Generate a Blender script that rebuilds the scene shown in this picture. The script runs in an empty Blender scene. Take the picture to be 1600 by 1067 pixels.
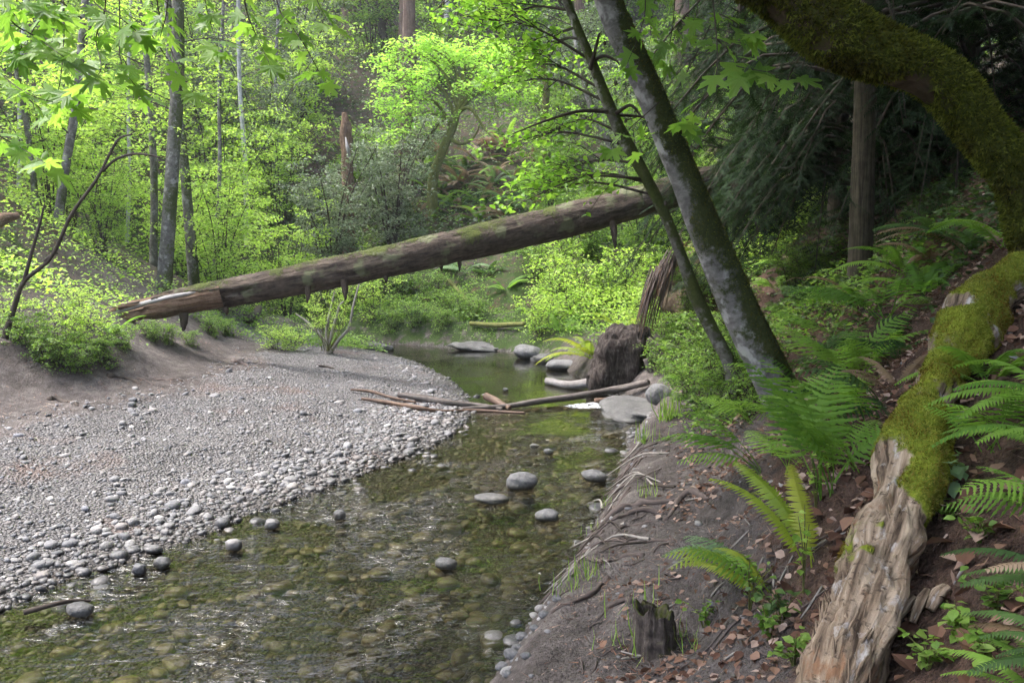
import bpy, math, random
import numpy as np
from mathutils import Vector, Matrix, Euler

# ------------------------------------------------------------------ camera, sky, sun, exposure
scene = bpy.context.scene
C = scene.collection
F_PX, W_PX, H_PX, CAM_Z, HORIZON = 1386.0, 1600.0, 1067.0, 1.8, 400.0
PITCH = math.atan((H_PX / 2 - HORIZON) / F_PX)
cam_d = bpy.data.cameras.new('camera')
cam = bpy.data.objects.new('camera', cam_d); C.objects.link(cam)
cam.location = (0, 0, CAM_Z)
cam.rotation_euler = (math.pi / 2 - PITCH, 0, 0)
cam_d.sensor_width = 36.0
cam_d.lens = 36.0 * F_PX / W_PX
cam_d.clip_start, cam_d.clip_end = 0.05, 400
scene.camera = cam

SUN_EL, SUN_AZ = math.radians(62), math.radians(-78)      # azimuth from +Y towards +X
world = bpy.data.worlds.new('World'); scene.world = world
world.use_nodes = True
wn = world.node_tree
sky = wn.nodes.new('ShaderNodeTexSky'); sky.sky_type = 'NISHITA'; sky.sun_disc = False
sky.sun_elevation, sky.sun_rotation = SUN_EL, SUN_AZ
sky.air_density, sky.dust_density, sky.ozone_density = 1.0, 3.0, 0.6
hs = wn.nodes.new('ShaderNodeHueSaturation'); hs.inputs['Saturation'].default_value = 0.72
wn.links.new(sky.outputs[0], hs.inputs['Color'])
wn.links.new(hs.outputs[0], wn.nodes['Background'].inputs[0])
wn.nodes['Background'].inputs[1].default_value = 0.15
sun_d = bpy.data.lights.new('sun', 'SUN'); sun_d.energy = 1.4; sun_d.angle = math.radians(30); sun_d.color = (1.0, 0.97, 0.93)
sun = bpy.data.objects.new('sun', sun_d); C.objects.link(sun)
sd_ = Vector((math.sin(SUN_AZ) * math.cos(SUN_EL), math.cos(SUN_AZ) * math.cos(SUN_EL), math.sin(SUN_EL)))
sun.rotation_euler = sd_.to_track_quat('Z', 'Y').to_euler()
vs = scene.view_settings
vs.view_transform, vs.look, vs.gamma, vs.use_curve_mapping = 'Standard', 'None', 1.0, False
vs.exposure = 2.5
scene.cycles.use_denoising = True
scene.cycles.max_bounces = 8; scene.cycles.diffuse_bounces = 4; scene.cycles.glossy_bounces = 2; scene.cycles.transmission_bounces = 6; scene.cycles.transparent_max_bounces = 6
scene.cycles.use_adaptive_sampling = True; scene.cycles.adaptive_threshold = 0.035; scene.cycles.time_limit = 1100
scene.cycles.caustics_reflective = False; scene.cycles.caustics_refractive = False
scene.cycles.sample_clamp_indirect = 4.0

rng = np.random.default_rng(7)
random.seed(7)

# ------------------------------------------------------------------ numeric helpers
def _hash(ix, iy, iz, seed):
    h = (ix.astype(np.uint32) * np.uint32(374761393) + iy.astype(np.uint32) * np.uint32(668265263)
         + iz.astype(np.uint32) * np.uint32(2246822519) + np.uint32(seed * 3266489917 & 0xffffffff))
    h = (h ^ (h >> np.uint32(13))) * np.uint32(1274126177)
    h = h ^ (h >> np.uint32(16))
    return (h & np.uint32(0xffffff)).astype(np.float64) / 0xffffff

def noise(P, seed=0):
    P = np.asarray(P, float)
    i = np.floor(P).astype(np.int64); f = P - i
    f = f * f * (3 - 2 * f)
    out = 0
    for dx in (0, 1):
        wx = f[:, 0] if dx else 1 - f[:, 0]
        for dy in (0, 1):
            wy = f[:, 1] if dy else 1 - f[:, 1]
            for dz in (0, 1):
                wz = f[:, 2] if dz else 1 - f[:, 2]
                out = out + wx * wy * wz * _hash(i[:, 0] + dx, i[:, 1] + dy, i[:, 2] + dz, seed)
    return out * 2 - 1

def fbm(P, octaves=3, seed=0, gain=0.5):
    P = np.asarray(P, float); o = 0; a = 1.0; t = 0
    for k in range(octaves):
        o = o + a * noise(P * (2.03 ** k) + 17.3 * k, seed + k); t += a; a *= gain
    return o / t

def sstep(a, b, x):
    t = np.clip((np.asarray(x, float) - a) / (b - a), 0, 1)
    return t * t * (3 - 2 * t)

def unit(v):
    v = np.asarray(v, float)
    return v / np.maximum(np.linalg.norm(v, axis=-1, keepdims=True), 1e-9)

CP, SP = math.cos(PITCH), math.sin(PITCH)
def ray(px, py):
    x, y = (px - W_PX / 2) / F_PX, (H_PX / 2 - py) / F_PX
    return np.array([x, CP + y * SP, y * CP - SP])

def at(px, py, Y):
    r = ray(px, py); return np.array([0, 0, CAM_Z]) + r * (Y / r[1])

def onplane(px, py, z=0.0):
    r = ray(px, py); return np.array([0, 0, CAM_Z]) + r * ((z - CAM_Z) / r[2])

def pix(p):
    d = np.asarray(p, float) - np.array([0, 0, CAM_Z])
    fy = d[1] * CP - d[2] * SP; uy = d[1] * SP + d[2] * CP
    return W_PX / 2 + F_PX * d[0] / fy, H_PX / 2 - F_PX * uy / fy

def poly_dist(X, Y, poly):
    D = np.full(X.shape, 1e9)
    for (x0, y0), (x1, y1) in zip(poly[:-1], poly[1:]):
        dx, dy = x1 - x0, y1 - y0
        t = np.clip(((X - x0) * dx + (Y - y0) * dy) / (dx * dx + dy * dy), 0, 1)
        D = np.minimum(D, np.hypot(X - x0 - t * dx, Y - y0 - t * dy))
    return D

def inside(X, Y, poly):
    r = np.zeros(X.shape, bool); n = len(poly)
    for k in range(n):
        x0, y0 = poly[k]; x1, y1 = poly[(k + 1) % n]
        c = ((y0 > Y) != (y1 > Y))
        r ^= c & (X < (x1 - x0) * (Y - y0) / ((y1 - y0) if y1 != y0 else 1e-9) + x0)
    return r

# ------------------------------------------------------------------ terrain
LS_PX = [(-160, 1010), (0, 955), (110, 905), (220, 872), (330, 835), (400, 800), (480, 775), (570, 740), (640, 712), (690, 690), (728, 662), (738, 640), (728, 612), (700, 590), (655, 567), (600, 550), (545, 541)]
RS_PX = [(765, 1067), (800, 1020), (832, 970), (880, 900), (925, 830), (962, 755), (985, 695), (1008, 655), (1005, 632), (955, 607), (925, 598), (900, 588), (872, 570), (835, 560), (790, 549), (740, 545), (690, 542), (620, 538)]
LS = [(-7.2, -30.0), (-6.6, 0.0), (-5.2, 2.6)] + [tuple(onplane(*p)[:2]) for p in LS_PX]
RS = [(-2.4, -30.0), (-1.5, -2.0), (-0.9, 0.5), (-0.4, 2.3)] + [tuple(onplane(*p)[:2]) for p in RS_PX] + [(-4.6, 19.4), (-5.6, 19.6)]
WATER = LS + RS[::-1]

def H(X, Y, detail=True):
    X = np.asarray(X, float); Y = np.asarray(Y, float); sh = X.shape
    X = X.ravel(); Y = Y.ravel()
    P2 = np.stack([X, Y, np.zeros_like(X)], 1)
    wob = 0.10 * noise(P2 * 1.7, 3)
    dl, dr = poly_dist(X, Y, LS), poly_dist(X, Y, RS)
    ins = inside(X, Y, WATER)
    sd = np.minimum(dl, dr)
    pool = sstep(11, 13.5, Y)
    depth = 0.02 + 0.16 * sstep(0, 1.6, dl) * sstep(0, 0.5, dr) + 0.35 * pool * sstep(0.1, 1.2, sd)
    depth += 0.04 * sstep(0.2, 0.8, dl) * noise(P2 * 0.9, 8)
    hin = -depth
    a = np.maximum(dl + wob * sstep(0, 1, dl), 0)
    hl = 0.15 * np.minimum(a, 2.9) + 0.42 * sstep(2.9, 4.6, a) + 0.22 * sstep(4.5, 7, a) + 0.02 * np.maximum(a - 5, 0)
    hl += sstep(2.4, 3.4, a) * (.05 * fbm(P2 * 2.6, 3, 23) + .018 * noise(P2 * 9, 24))
    hl += 0.62 * np.maximum(Y - 24 - 1.5 * noise(P2 * .12, 5), 0) * sstep(24, 28, Y) + 0.25 * np.maximum(-X - 16, 0)
    b = np.maximum(dr + wob * sstep(0, 0.7, dr), 0)
    far = sstep(11.5, 16, Y)
    hr_near = 0.30 * sstep(-0.05, 0.28, b) + 0.18 * sstep(0.2, 1.0, b) + 0.92 * np.maximum(b - 0.85, 0)
    hr_far = 0.42 * sstep(-0.1, 0.5, b) + 0.25 * sstep(0.4, 1.6, b) + 0.70 * np.maximum(b - 1.5, 0)
    hr = hr_near * (1 - far) + hr_far * far
    w = sstep(0.38, 0.62, dr / (dl + dr + 1e-6))
    out = hl * w + hr * (1 - w)
    out = np.where(out > 14, 14 + 12 * (1 - np.exp(-(out - 14) / 12)), out)
    if detail:
        k = sstep(0.15, 1.2, sd)
        steep = (1 - w)
        out = out + k * (0.05 * noise(P2 * 1.3, 11) + 0.02 * noise(P2 * 4.1, 12)) + k * steep * sstep(1, 4, b) * (0.22 * noise(P2 * 0.55, 13) + 0.10 * noise(P2 * 1.9, 14))
        out = out + 0.010 * noise(P2 * 11, 15) * sstep(0.1, 0.6, sd) + (1 - w) * sstep(.05, .4, sd) * (.045 * fbm(P2 * 3.3, 3, 16) + .026 * noise(P2 * 8.5, 18))
    return np.where(ins, hin, out).reshape(sh)

def gz(x, y):
    return float(H(np.array([x]), np.array([y]))[0])

def hit(px, py, lo=0.8, hi=90):
    r = ray(px, py)
    t = np.concatenate([np.linspace(lo, 12, 1400), np.linspace(12, hi, 1800)[1:]])
    p = np.array([0, 0, CAM_Z]) + r[None, :] * t[:, None]
    g = p[:, 2] - np.maximum(H(p[:, 0], p[:, 1]), -0.0)
    k = np.nonzero(g < 0)[0]
    return p[k[0]] if len(k) else p[-1]

# ------------------------------------------------------------------ mesh helpers
def mk(name, V, F, mat, parent=None, origin=None, smooth=True, attrs=None, link=True):
    V = np.asarray(V, float)
    if parent is not None and origin is None:
        origin = np.array(parent.location)
        if parent.parent is not None: origin = origin + np.array(parent.parent.location)
        off = True
    else:
        off = False
    if origin is not None: V = V - np.asarray(origin)[None, :]
    Fs = [np.asarray(f, np.int64) for f in (F if isinstance(F, list) else [F]) if len(f)]
    me = bpy.data.meshes.new(name)
    me.vertices.add(len(V)); me.vertices.foreach_set('co', V.astype(np.float32).ravel())
    loops = np.concatenate([f.ravel() for f in Fs]).astype(np.int32)
    tot = np.concatenate([np.full(len(f), f.shape[1]) for f in Fs])
    st = np.concatenate([[0], np.cumsum(tot)[:-1]]).astype(np.int32)
    me.loops.add(len(loops)); me.loops.foreach_set('vertex_index', loops)
    me.polygons.add(len(tot)); me.polygons.foreach_set('loop_start', st)
    me.polygons.foreach_set('use_smooth', np.full(len(tot), smooth))
    for k, v in (attrs or {}).items():
        v = np.asarray(v, np.float32)
        if v.ndim == 2:
            a = me.attributes.new(k, 'FLOAT_VECTOR', 'POINT'); a.data.foreach_set('vector', v.ravel())
        else:
            a = me.attributes.new(k, 'FLOAT', 'POINT'); a.data.foreach_set('value', v)
    me.update(calc_edges=True)
    for m in (mat if isinstance(mat, (list, tuple)) else [mat]): me.materials.append(m)
    o = bpy.data.objects.new(name, me)
    if link: C.objects.link(o)
    if parent is not None: o.parent = parent
    elif origin is not None: o.location = origin
    return o

def inst(src, name=None, parent=None, loc=(0, 0, 0), rot=(0, 0, 0), sc=1.0):
    o = bpy.data.objects.new(name or src.name, src.data if hasattr(src, 'data') else src); C.objects.link(o)
    o.parent = parent; o.location = loc
    if isinstance(rot, Matrix): o.rotation_euler = rot.to_euler()
    else: o.rotation_euler = rot
    o.scale = (sc, sc, sc) if np.isscalar(sc) else sc
    return o

def empty(name, loc=(0, 0, 0), rz=0.0):
    o = bpy.data.objects.new(name, None); C.objects.link(o); o.empty_display_size = 0.1
    o.location = loc; o.rotation_euler = (0, 0, rz); return o

def tag(o, label=None, cat=None, group=None, kind=None):
    if label: o['label'] = label
    if cat: o['category'] = cat
    if group: o['group'] = group
    if kind: o['kind'] = kind
    return o

def spline(pts, n):
    pts = np.asarray(pts, float)
    if len(pts) == 2:
        return pts[0] + (pts[1] - pts[0]) * np.linspace(0, 1, n)[:, None]
    p = np.vstack([2 * pts[0] - pts[1], pts, 2 * pts[-1] - pts[-2]])
    s = np.linspace(0, len(pts) - 1 - 1e-6, n); i = s.astype(int); t = (s - i)[:, None]
    a, b, c, d = p[i], p[i + 1], p[i + 2], p[i + 3]
    return 0.5 * (2 * b + (c - a) * t + (2 * a - 5 * b + 4 * c - d) * t ** 2 + (3 * b - a - 3 * c + d) * t ** 3)

def frames(path):
    T = unit(np.gradient(path, axis=0))
    up = np.array([0, 0, 1.0]) if abs(T[0, 2]) < 0.9 else np.array([1.0, 0, 0])
    N = np.zeros_like(T); n = unit(up - T[0] * np.dot(up, T[0]))
    for k in range(len(T)):
        n = unit(n - T[k] * np.dot(n, T[k])); N[k] = n
    return T, N, np.cross(T, N)

def tube(path, radii, seg=8, cap=(False, True), disp=None):
    path = np.asarray(path, float); n = len(path)
    r = np.asarray(radii, float)
    if len(r) != n: r = np.interp(np.linspace(0, 1, n), np.linspace(0, 1, len(r)), r)
    T, N, B = frames(path)
    u = np.linspace(0, 2 * math.pi, seg, endpoint=False)
    rad = N[:, None, :] * np.cos(u)[None, :, None] + B[:, None, :] * np.sin(u)[None, :, None]
    s = np.concatenate([[0], np.cumsum(np.linalg.norm(np.diff(path, axis=0), axis=1))])
    tc = np.stack([np.broadcast_to(r[:, None] * np.cos(u), (n, seg)), np.broadcast_to(r[:, None] * np.sin(u), (n, seg)), np.broadcast_to(s[:, None], (n, seg))], -1).reshape(-1, 3)
    rr = np.broadcast_to(r[:, None], (n, seg)).reshape(-1).copy()
    radf = rad.reshape(-1, 3)
    base = np.repeat(path, seg, axis=0)
    if disp is not None: rr = rr + disp(base + radf * rr[:, None], tc, radf, rr)
    V = base + radf * rr[:, None]
    i, j = np.meshgrid(np.arange(n - 1), np.arange(seg), indexing='ij')
    j2 = (j + 1) % seg
    Fq = np.stack([i * seg + j, i * seg + j2, (i + 1) * seg + j2, (i + 1) * seg + j], -1).reshape(-1, 4)
    tris = []
    for e, flag in ((0, cap[0]), (n - 1, cap[1])):
        if flag:
            c = len(V); V = np.vstack([V, path[e][None]]); tc = np.vstack([tc, [[0, 0, s[e]]]]); radf = np.vstack([radf, T[e][None] * (1 if e else -1)])
            k = np.arange(seg); k2 = (k + 1) % seg
            tris.append(np.stack([np.full(seg, c), e * seg + (k2 if e == 0 else k), e * seg + (k if e == 0 else k2)], -1))
    Ft = np.vstack(tris) if tris else np.zeros((0, 3), int)
    return dict(V=V, F=[Fq, Ft], tc=tc, rad=radf)

def joinT(parts):
    V, Q, T_, tc, o = [], [], [], [], 0
    for p in parts:
        V.append(p['V']); tc.append(p['tc'])
        Q.append(p['F'][0] + o)
        if len(p['F'][1]): T_.append(p['F'][1] + o)
        o += len(p['V'])
    return dict(V=np.vstack(V), F=[np.vstack(Q), np.vstack(T_) if T_ else np.zeros((0, 3), int)], tc=np.vstack(tc))

def mkT(name, t, mat, parent=None, origin=None, attrs=None, **k):
    a = {'tc': t['tc']}; a.update(attrs or {})
    return mk(name, t['V'], t['F'], mat, parent, origin, attrs=a, **k)

# leaf shapes: (verts (x across, y along, z up), triangles)
def shape_diamond(w=0.62):
    return np.array([[0, 0, 0], [-w / 2, .45, .09], [0, 1, -.06], [w / 2, .45, .09]]), np.array([[0, 2, 1], [0, 3, 2]])
def shape_oval(w=0.62):
    v = np.array([[0, 0, 0], [-w * .42, .25, .06], [-w * .5, .55, .08], [0, 1, -.10], [w * .5, .55, .08], [w * .42, .25, .06], [0, .5, 0]])
    return v, np.array([[0, 6, 1], [1, 6, 2], [2, 6, 3], [3, 6, 4], [4, 6, 5], [5, 6, 0]])
def shape_needle(w=0.12):
    return np.array([[-w / 2, 0, 0], [w / 2, 0, 0], [0, 1, 0]]), np.array([[0, 1, 2]])
def shape_strap():
    return np.array([[-.022, 0, 0], [.022, 0, 0], [.018, .5, .03], [-.018, .5, .03], [.03, 1, -.16]]), np.array([[0, 1, 2], [0, 2, 3], [3, 2, 4]])

def leafmesh(pos, fwd, nrm, size, shape):
    sv, sf = shape
    pos = np.asarray(pos, float); n = len(pos); K = len(sv)
    fwd = unit(fwd); nrm = unit(nrm - fwd * np.sum(nrm * fwd, 1, keepdims=True)); right = np.cross(fwd, nrm)
    size = np.broadcast_to(np.asarray(size, float), (n,))
    V = pos[:, None, :] + size[:, None, None] * (sv[None, :, 0, None] * right[:, None, :] + sv[None, :, 1, None] * fwd[:, None, :] + sv[None, :, 2, None] * nrm[:, None, :])
    F = (sf[None] + (np.arange(n) * K)[:, None, None]).reshape(-1, sf.shape[1])
    return V.reshape(-1, 3), F

def rand_leaf_dirs(r, n, tilt=0.6, droop=0.25):
    az = r.uniform(0, 2 * math.pi, n)
    f = np.stack([np.cos(az), np.sin(az), -droop + r.normal(0, .35, n)], 1)
    nn = np.stack([r.normal(0, tilt, n), r.normal(0, tilt, n), np.ones(n)], 1)
    return unit(f), unit(nn)

# ------------------------------------------------------------------ materials
class NT:
    def __init__(s, name):
        s.m = bpy.data.materials.new(name); s.m.use_nodes = True; s.t = s.m.node_tree; s.t.nodes.clear()
        s.out = s.t.nodes.new('ShaderNodeOutputMaterial')
    def n(s, typ, ins=None, **props):
        nd = s.t.nodes.new('ShaderNode' + typ)
        for k, v in props.items(): setattr(nd, k, v)
        for k, v in (ins or {}).items(): s.set(nd.inputs[k], v)
        return nd
    def set(s, sock, v):
        if isinstance(v, bpy.types.NodeSocket): s.t.links.new(v, sock)
        elif isinstance(v, bpy.types.Node): s.t.links.new(v.outputs[0], sock)
        elif isinstance(v, (tuple, list)) and len(v) == 3 and sock.type == 'RGBA': sock.default_value = (*v, 1)
        else: sock.default_value = v
    def coord(s, kind='Object'): return s.n('TexCoord').outputs[kind]
    def pos(s): return s.n('NewGeometry').outputs['Position']
    def attr(s, name, out='Fac'): return s.n('Attribute', attribute_name=name).outputs[out]
    def scale(s, v, sc): return s.n('VectorMath', {0: v, 1: sc}, operation='MULTIPLY').outputs[0]
    def noise(s, v, sc, det=4, rough=.6, dist=0.0): return s.n('TexNoise', {'Vector': v, 'Scale': sc, 'Detail': det, 'Roughness': rough, 'Distortion': dist}).outputs['Fac']
    def ramp(s, f, stops):
        r = s.n('ValToRGB', {'Fac': f}); e = r.color_ramp.elements
        while len(e) < len(stops): e.new(0.5)
        for k, (p, c) in enumerate(stops): e[k].position = p; e[k].color = (*c, 1) if len(c) == 3 else c
        return r.outputs[0]
    def mix(s, f, a, b, mode='MIX'):
        m = s.n('Mix', data_type='RGBA', blend_type=mode); s.set(m.inputs[0], f); s.set(m.inputs[6], a); s.set(m.inputs[7], b); return m.outputs[2]
    def math(s, op, a, b=0.0, c=None, clamp=False):
        m = s.n('Math', {0: a, 1: b}, operation=op, use_clamp=clamp)
        if c is not None: s.set(m.inputs[2], c)
        return m.outputs[0]
    def mrange(s, v, a, b, c=0.0, d=1.0): return s.n('MapRange', {'Value': v, 'From Min': a, 'From Max': b, 'To Min': c, 'To Max': d}).outputs[0]
    def bump(s, h, dist=0.01, strength=1.0, normal=None):
        ins = {'Height': h, 'Distance': dist, 'Strength': strength}
        if normal is not None: ins['Normal'] = normal
        return s.n('Bump', ins).outputs[0]
    def principled(s, col, rough=.8, normal=None, spec=.3):
        p = s.n('BsdfPrincipled', {'Base Color': col, 'Roughness': rough, 'Specular IOR Level': spec})
        if normal is not None: s.set(p.inputs['Normal'], normal)
        return p.outputs[0]
    def done(s, sh): s.t.links.new(sh, s.out.inputs[0]); return s.m

def leaf_mat(name, cols, trans=0.45, tcol=None, rough=.45, spec=.35, per_obj=False, patch=None):
    g = NT(name)
    rnd = g.n('ObjectInfo').outputs['Random'] if per_obj else g.n('NewGeometry').outputs['Random Per Island']
    st = [(k / (len(cols) - 1), c) for k, c in enumerate(cols)]
    col = g.ramp(rnd, st)
    if patch: col = g.mix(g.mrange(g.noise(g.pos(), patch[1], 3, .65), .42, .62), col, g.mix(1.0, col, patch[0], 'MULTIPLY'))
    b = g.principled(col, rough, spec=spec)
    tc = g.mix(1.0, col, tcol or (1.55, 1.6, .95), 'MULTIPLY')
    t = g.n('BsdfTranslucent', {'Color': tc}).outputs[0]
    return g.done(g.n('MixShader', {0: trans, 1: b, 2: t}).outputs[0])

def moss_mix(g, col, moss, v, bright=1.0):
    mn = g.noise(v, 60, 5, .7)
    mc = g.ramp(g.math('ADD', g.math('MULTIPLY', mn, .55), g.math('MULTIPLY', g.noise(v, 6, 3), .5)), [(.25, (.03 * bright, .035 * bright, .008)), (.5, (.10 * bright, .125 * bright, .018)), (.78, (.20 * bright, .22 * bright, .035))])
    edge = g.mrange(g.math('ADD', moss, g.math('MULTIPLY', g.math('SUBTRACT', g.noise(v, 22, 5, .7), .5), 1.3)), .35, .6)
    return g.mix(edge, col, mc), edge, mn

def bark_mat(name, stops, sc=(9, 9, 2.2), bump=.012, moss=False, spots=None, bright=1.0, rough=.9):
    g = NT(name); v = g.attr('tc', 'Vector')
    s1 = g.noise(g.scale(v, sc), 3.0, 6, .65, .6)
    s2 = g.noise(v, 14, 5, .65)
    f = g.math('ADD', g.math('MULTIPLY', s1, .7), g.math('MULTIPLY', s2, .3))
    col = g.ramp(f, stops)
    if spots:
        sp = g.mrange(g.noise(v, spots[1], 3, .6), .54, .62)
        col = g.mix(g.math('MULTIPLY', sp, .75), col, spots[0])
    hgt = f
    if moss:
        col, e, mn = moss_mix(g, col, g.attr('moss'), v, bright)
        hgt = g.math('ADD', f, g.math('MULTIPLY', mn, g.math('MULTIPLY', e, .8)))
    return g.done(g.principled(col, rough, g.bump(hgt, bump), .2))

def build_materials():
    M = {}
    # ground: dirt, leaf litter and fine gravel by zone attributes
    g = NT('earth'); p = g.pos()
    zg, zl, zm = g.attr('gravel'), g.attr('litter'), g.attr('green')
    n1, n2, n3 = g.noise(p, 1.3, 2), g.noise(p, 9, 4, .7), g.noise(p, 70, 2, .7)
    dirt = g.ramp(g.math('ADD', g.math('MULTIPLY', n1, .4), g.math('MULTIPLY', n2, .6)), [(.32, (.05, .041, .037)), (.5, (.118, .101, .094)), (.68, (.225, .198, .185))])
    dirt = g.mix(g.mrange(n3, .35, .7), dirt, g.mix(1.0, dirt, (.55, .52, .5), 'MULTIPLY'))
    vo = g.n('TexVoronoi', {'Vector': p, 'Scale': 48.0}); vo2 = g.n('TexVoronoi', {'Vector': p, 'Scale': 110.0})
    gc = g.ramp(g.n('SeparateColor', {0: vo.outputs['Color']}).outputs[0], [(0, (.11, .104, .105)), (.4, (.215, .204, .203)), (.75, (.30, .285, .28)), (1, (.44, .42, .41))])
    gc2 = g.ramp(g.n('SeparateColor', {0: vo2.outputs['Color']}).outputs[1], [(0, (.15, .134, .128)), (.5, (.27, .248, .242)), (1, (.43, .405, .39))])
    gc = g.mix(g.mrange(n2, .35, .65), gc, gc2)
    e1 = g.mrange(vo.outputs['Distance'], .1, .75, 1, .35)
    gc = g.mix(1.0, gc, g.n('CombineColor', {0: e1, 1: e1, 2: e1}).outputs[0], 'MULTIPLY')
    red = g.mrange(n1, .56, .75)
    gc = g.mix(g.math('MULTIPLY', red, .55), gc, (.20, .13, .105))
    lit = g.ramp(g.math('ADD', g.math('MULTIPLY', n2, .5), g.math('MULTIPLY', n3, .5)), [(.3, (.022, .014, .011)), (.5, (.075, .045, .033)), (.68, (.15, .092, .068))])
    zg2 = g.mrange(g.math('ADD', zg, g.math('MULTIPLY', g.math('SUBTRACT', n2, .5), 1.1)), .35, .62)
    zl2 = g.mrange(g.math('ADD', zl, g.math('MULTIPLY', g.math('SUBTRACT', n2, .5), 1.1)), .35, .6)
    zm2 = g.mrange(g.math('ADD', zm, g.math('MULTIPLY', g.math('SUBTRACT', g.noise(p, 5, 3, .7), .5), 1.3)), .4, .6)
    col = g.mix(zg2, dirt, gc); col = g.mix(zl2, col, lit)
    gr = g.ramp(n3, [(.35, (.018, .03, .008)), (.6, (.05, .085, .018)), (.8, (.10, .14, .03))])
    col = g.mix(zm2, col, gr)
    zpos = g.n('SeparateXYZ', {0: p}).outputs[2]
    wet = g.mrange(zpos, -.01, .05, 1, 0)
    col = g.mix(g.math('MULTIPLY', wet, .85), col, g.mix(1.0, col, (.43, .39, .31), 'MULTIPLY'))
    hgt = g.math('ADD', g.math('MULTIPLY', n2, .6), g.math('MULTIPLY', n3, .35))
    hgt = g.math('SUBTRACT', hgt, g.math('MULTIPLY', zg2, g.math('MULTIPLY', vo.outputs['Distance'], .5)))
    M['earth'] = g.done(g.principled(col, g.mrange(wet, 0, 1, .92, .55), g.bump(hgt, .09), .2))
    # river stones
    g = NT('river_stone'); p = g.pos(); rnd = g.n('NewGeometry').outputs['Random Per Island']
    orn = g.n('ObjectInfo').outputs['Random']
    r_ = g.math('FRACT', g.math('ADD', rnd, orn))
    col = g.ramp(r_, [(0, (.10, .10, .105)), (.2, (.17, .165, .17)), (.4, (.22, .21, .206)), (.55, (.135, .132, .14)), (.7, (.26, .247, .24)), (.82, (.19, .165, .155)), (.95, (.36, .345, .335)), (1, (.165, .165, .185))])
    nn = g.noise(p, 45, 5, .65)
    col = g.mix(.8, col, g.ramp(nn, [(.3, (.62, .62, .62)), (.55, (1, 1, 1)), (.75, (1.25, 1.22, 1.2))]), 'MULTIPLY')
    z = g.n('SeparateXYZ', {0: p}).outputs[2]
    wet = g.mrange(g.math('ADD', z, g.math('MULTIPLY', g.math('SUBTRACT', g.noise(p, 3, 2), .5), .05)), .02, .095, 1, 0)
    col = g.mix(wet, col, g.mix(1.0, col, (.42, .41, .40), 'MULTIPLY'))
    alg = g.mrange(z, -.035, .0, 1, 0)
    ac = g.mix(1.0, g.mix(.35, col, (.15, .13, .085)), (1.06, .96, .72), 'MULTIPLY')
    col = g.mix(alg, col, ac)
    M['stone'] = g.done(g.principled(col, g.mrange(wet, 0, 1, .8, .3), g.bump(nn, .006), .35))
    g = NT('boulder_rock'); p = g.coord()
    n1, n2 = g.noise(p, 5, 6, .65), g.noise(p, 40, 5, .7)
    col = g.ramp(g.math('ADD', g.math('MULTIPLY', n1, .6), g.math('MULTIPLY', n2, .4)), [(.3, (.06, .058, .058)), (.52, (.14, .137, .138)), (.72, (.26, .25, .24))])
    z = g.n('SeparateXYZ', {0: g.pos()}).outputs[2]
    wet = g.mrange(z, .02, .06, 1, 0)
    col = g.mix(wet, col, g.mix(1.0, col, (.4, .38, .32), 'MULTIPLY'))
    M['rock'] = g.done(g.principled(col, g.mrange(wet, 0, 1, .85, .3), g.bump(n2, .01), .3))
    g = NT('dark_ledge_rock'); p = g.coord(); n1, n2 = g.noise(p, 5, 5, .65), g.noise(p, 34, 4, .7)
    col = g.ramp(g.math('ADD', g.math('MULTIPLY', n1, .6), g.math('MULTIPLY', n2, .4)), [(.3, (.03, .029, .028)), (.52, (.085, .082, .08)), (.72, (.17, .165, .16))])
    M['rock_dark'] = g.done(g.principled(col, .7, g.bump(n2, .015), .3))
    # water: clear shallow stream
    g = NT('stream_water'); p = g.pos()
    sep = g.n('SeparateXYZ', {0: p}); Yc = sep.outputs[1]
    riff = g.mrange(Yc, 7.5, 11.0, 1.0, 0.13)
    w1 = g.noise(g.scale(p, (1, 2.0, 1)), 4.2, 2, .5, .6); w2 = g.noise(g.scale(p, (1, 2.2, 1)), 9.5, 2, .5, .8); w3 = g.noise(p, 42, 2, .5)
    patch = g.mrange(g.noise(g.scale(p, (1, .7, 1)), 1.4, 3, .6, .8), .45, .64, .13, 2.0)
    hgt = g.math('ADD', g.math('ADD', g.math('MULTIPLY', w1, .5), g.math('MULTIPLY', w2, .32)), g.math('MULTIPLY', w3, .025))
    nrm = g.bump(hgt, g.math('MULTIPLY', g.math('MULTIPLY', riff, patch), .075))
    fr = g.n('Fresnel', {'IOR': 1.33, 'Normal': nrm}).outputs[0]
    gl = g.n('BsdfGlossy', {'Color': (1, 1, 1), 'Roughness': .045, 'Normal': nrm}).outputs[0]
    tcol = g.mix(g.mrange(Yc, 9, 13), (.64, .63, .52), (.46, .45, .32))
    tr = g.n('BsdfTransparent', {'Color': tcol}).outputs[0]
    M['water'] = g.done(g.n('MixShader', {0: fr, 1: tr, 2: gl}).outputs[0])
    g = NT('painted_sky_reflection'); nz = g.noise(g.pos(), 30, 4, .7)  # pale colour imitating bright sky mirrored on the water
    f = g.principled((.5, .52, .55), .5, g.bump(nz, .02)); t = g.n('BsdfTransparent').outputs[0]
    M['sky_reflection'] = g.done(g.n('MixShader', {0: g.mrange(nz, .42, .55), 1: t, 2: f}).outputs[0])
    # barks and woods
    M['log_bark'] = bark_mat('fallen_log_bark', [(.30, (.012, .009, .007)), (.45, (.05, .037, .029)), (.6, (.105, .08, .062)), (.78, (.19, .155, .125))], (9, 9, 1.6), .04, True, ((.13, .14, .075), 3.0), .7)
    M['log_wood'] = bark_mat('exposed_red_wood', [(.32, (.035, .020, .013)), (.5, (.13, .08, .052)), (.7, (.27, .195, .14))], (22, 22, 1.2), .02)
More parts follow.
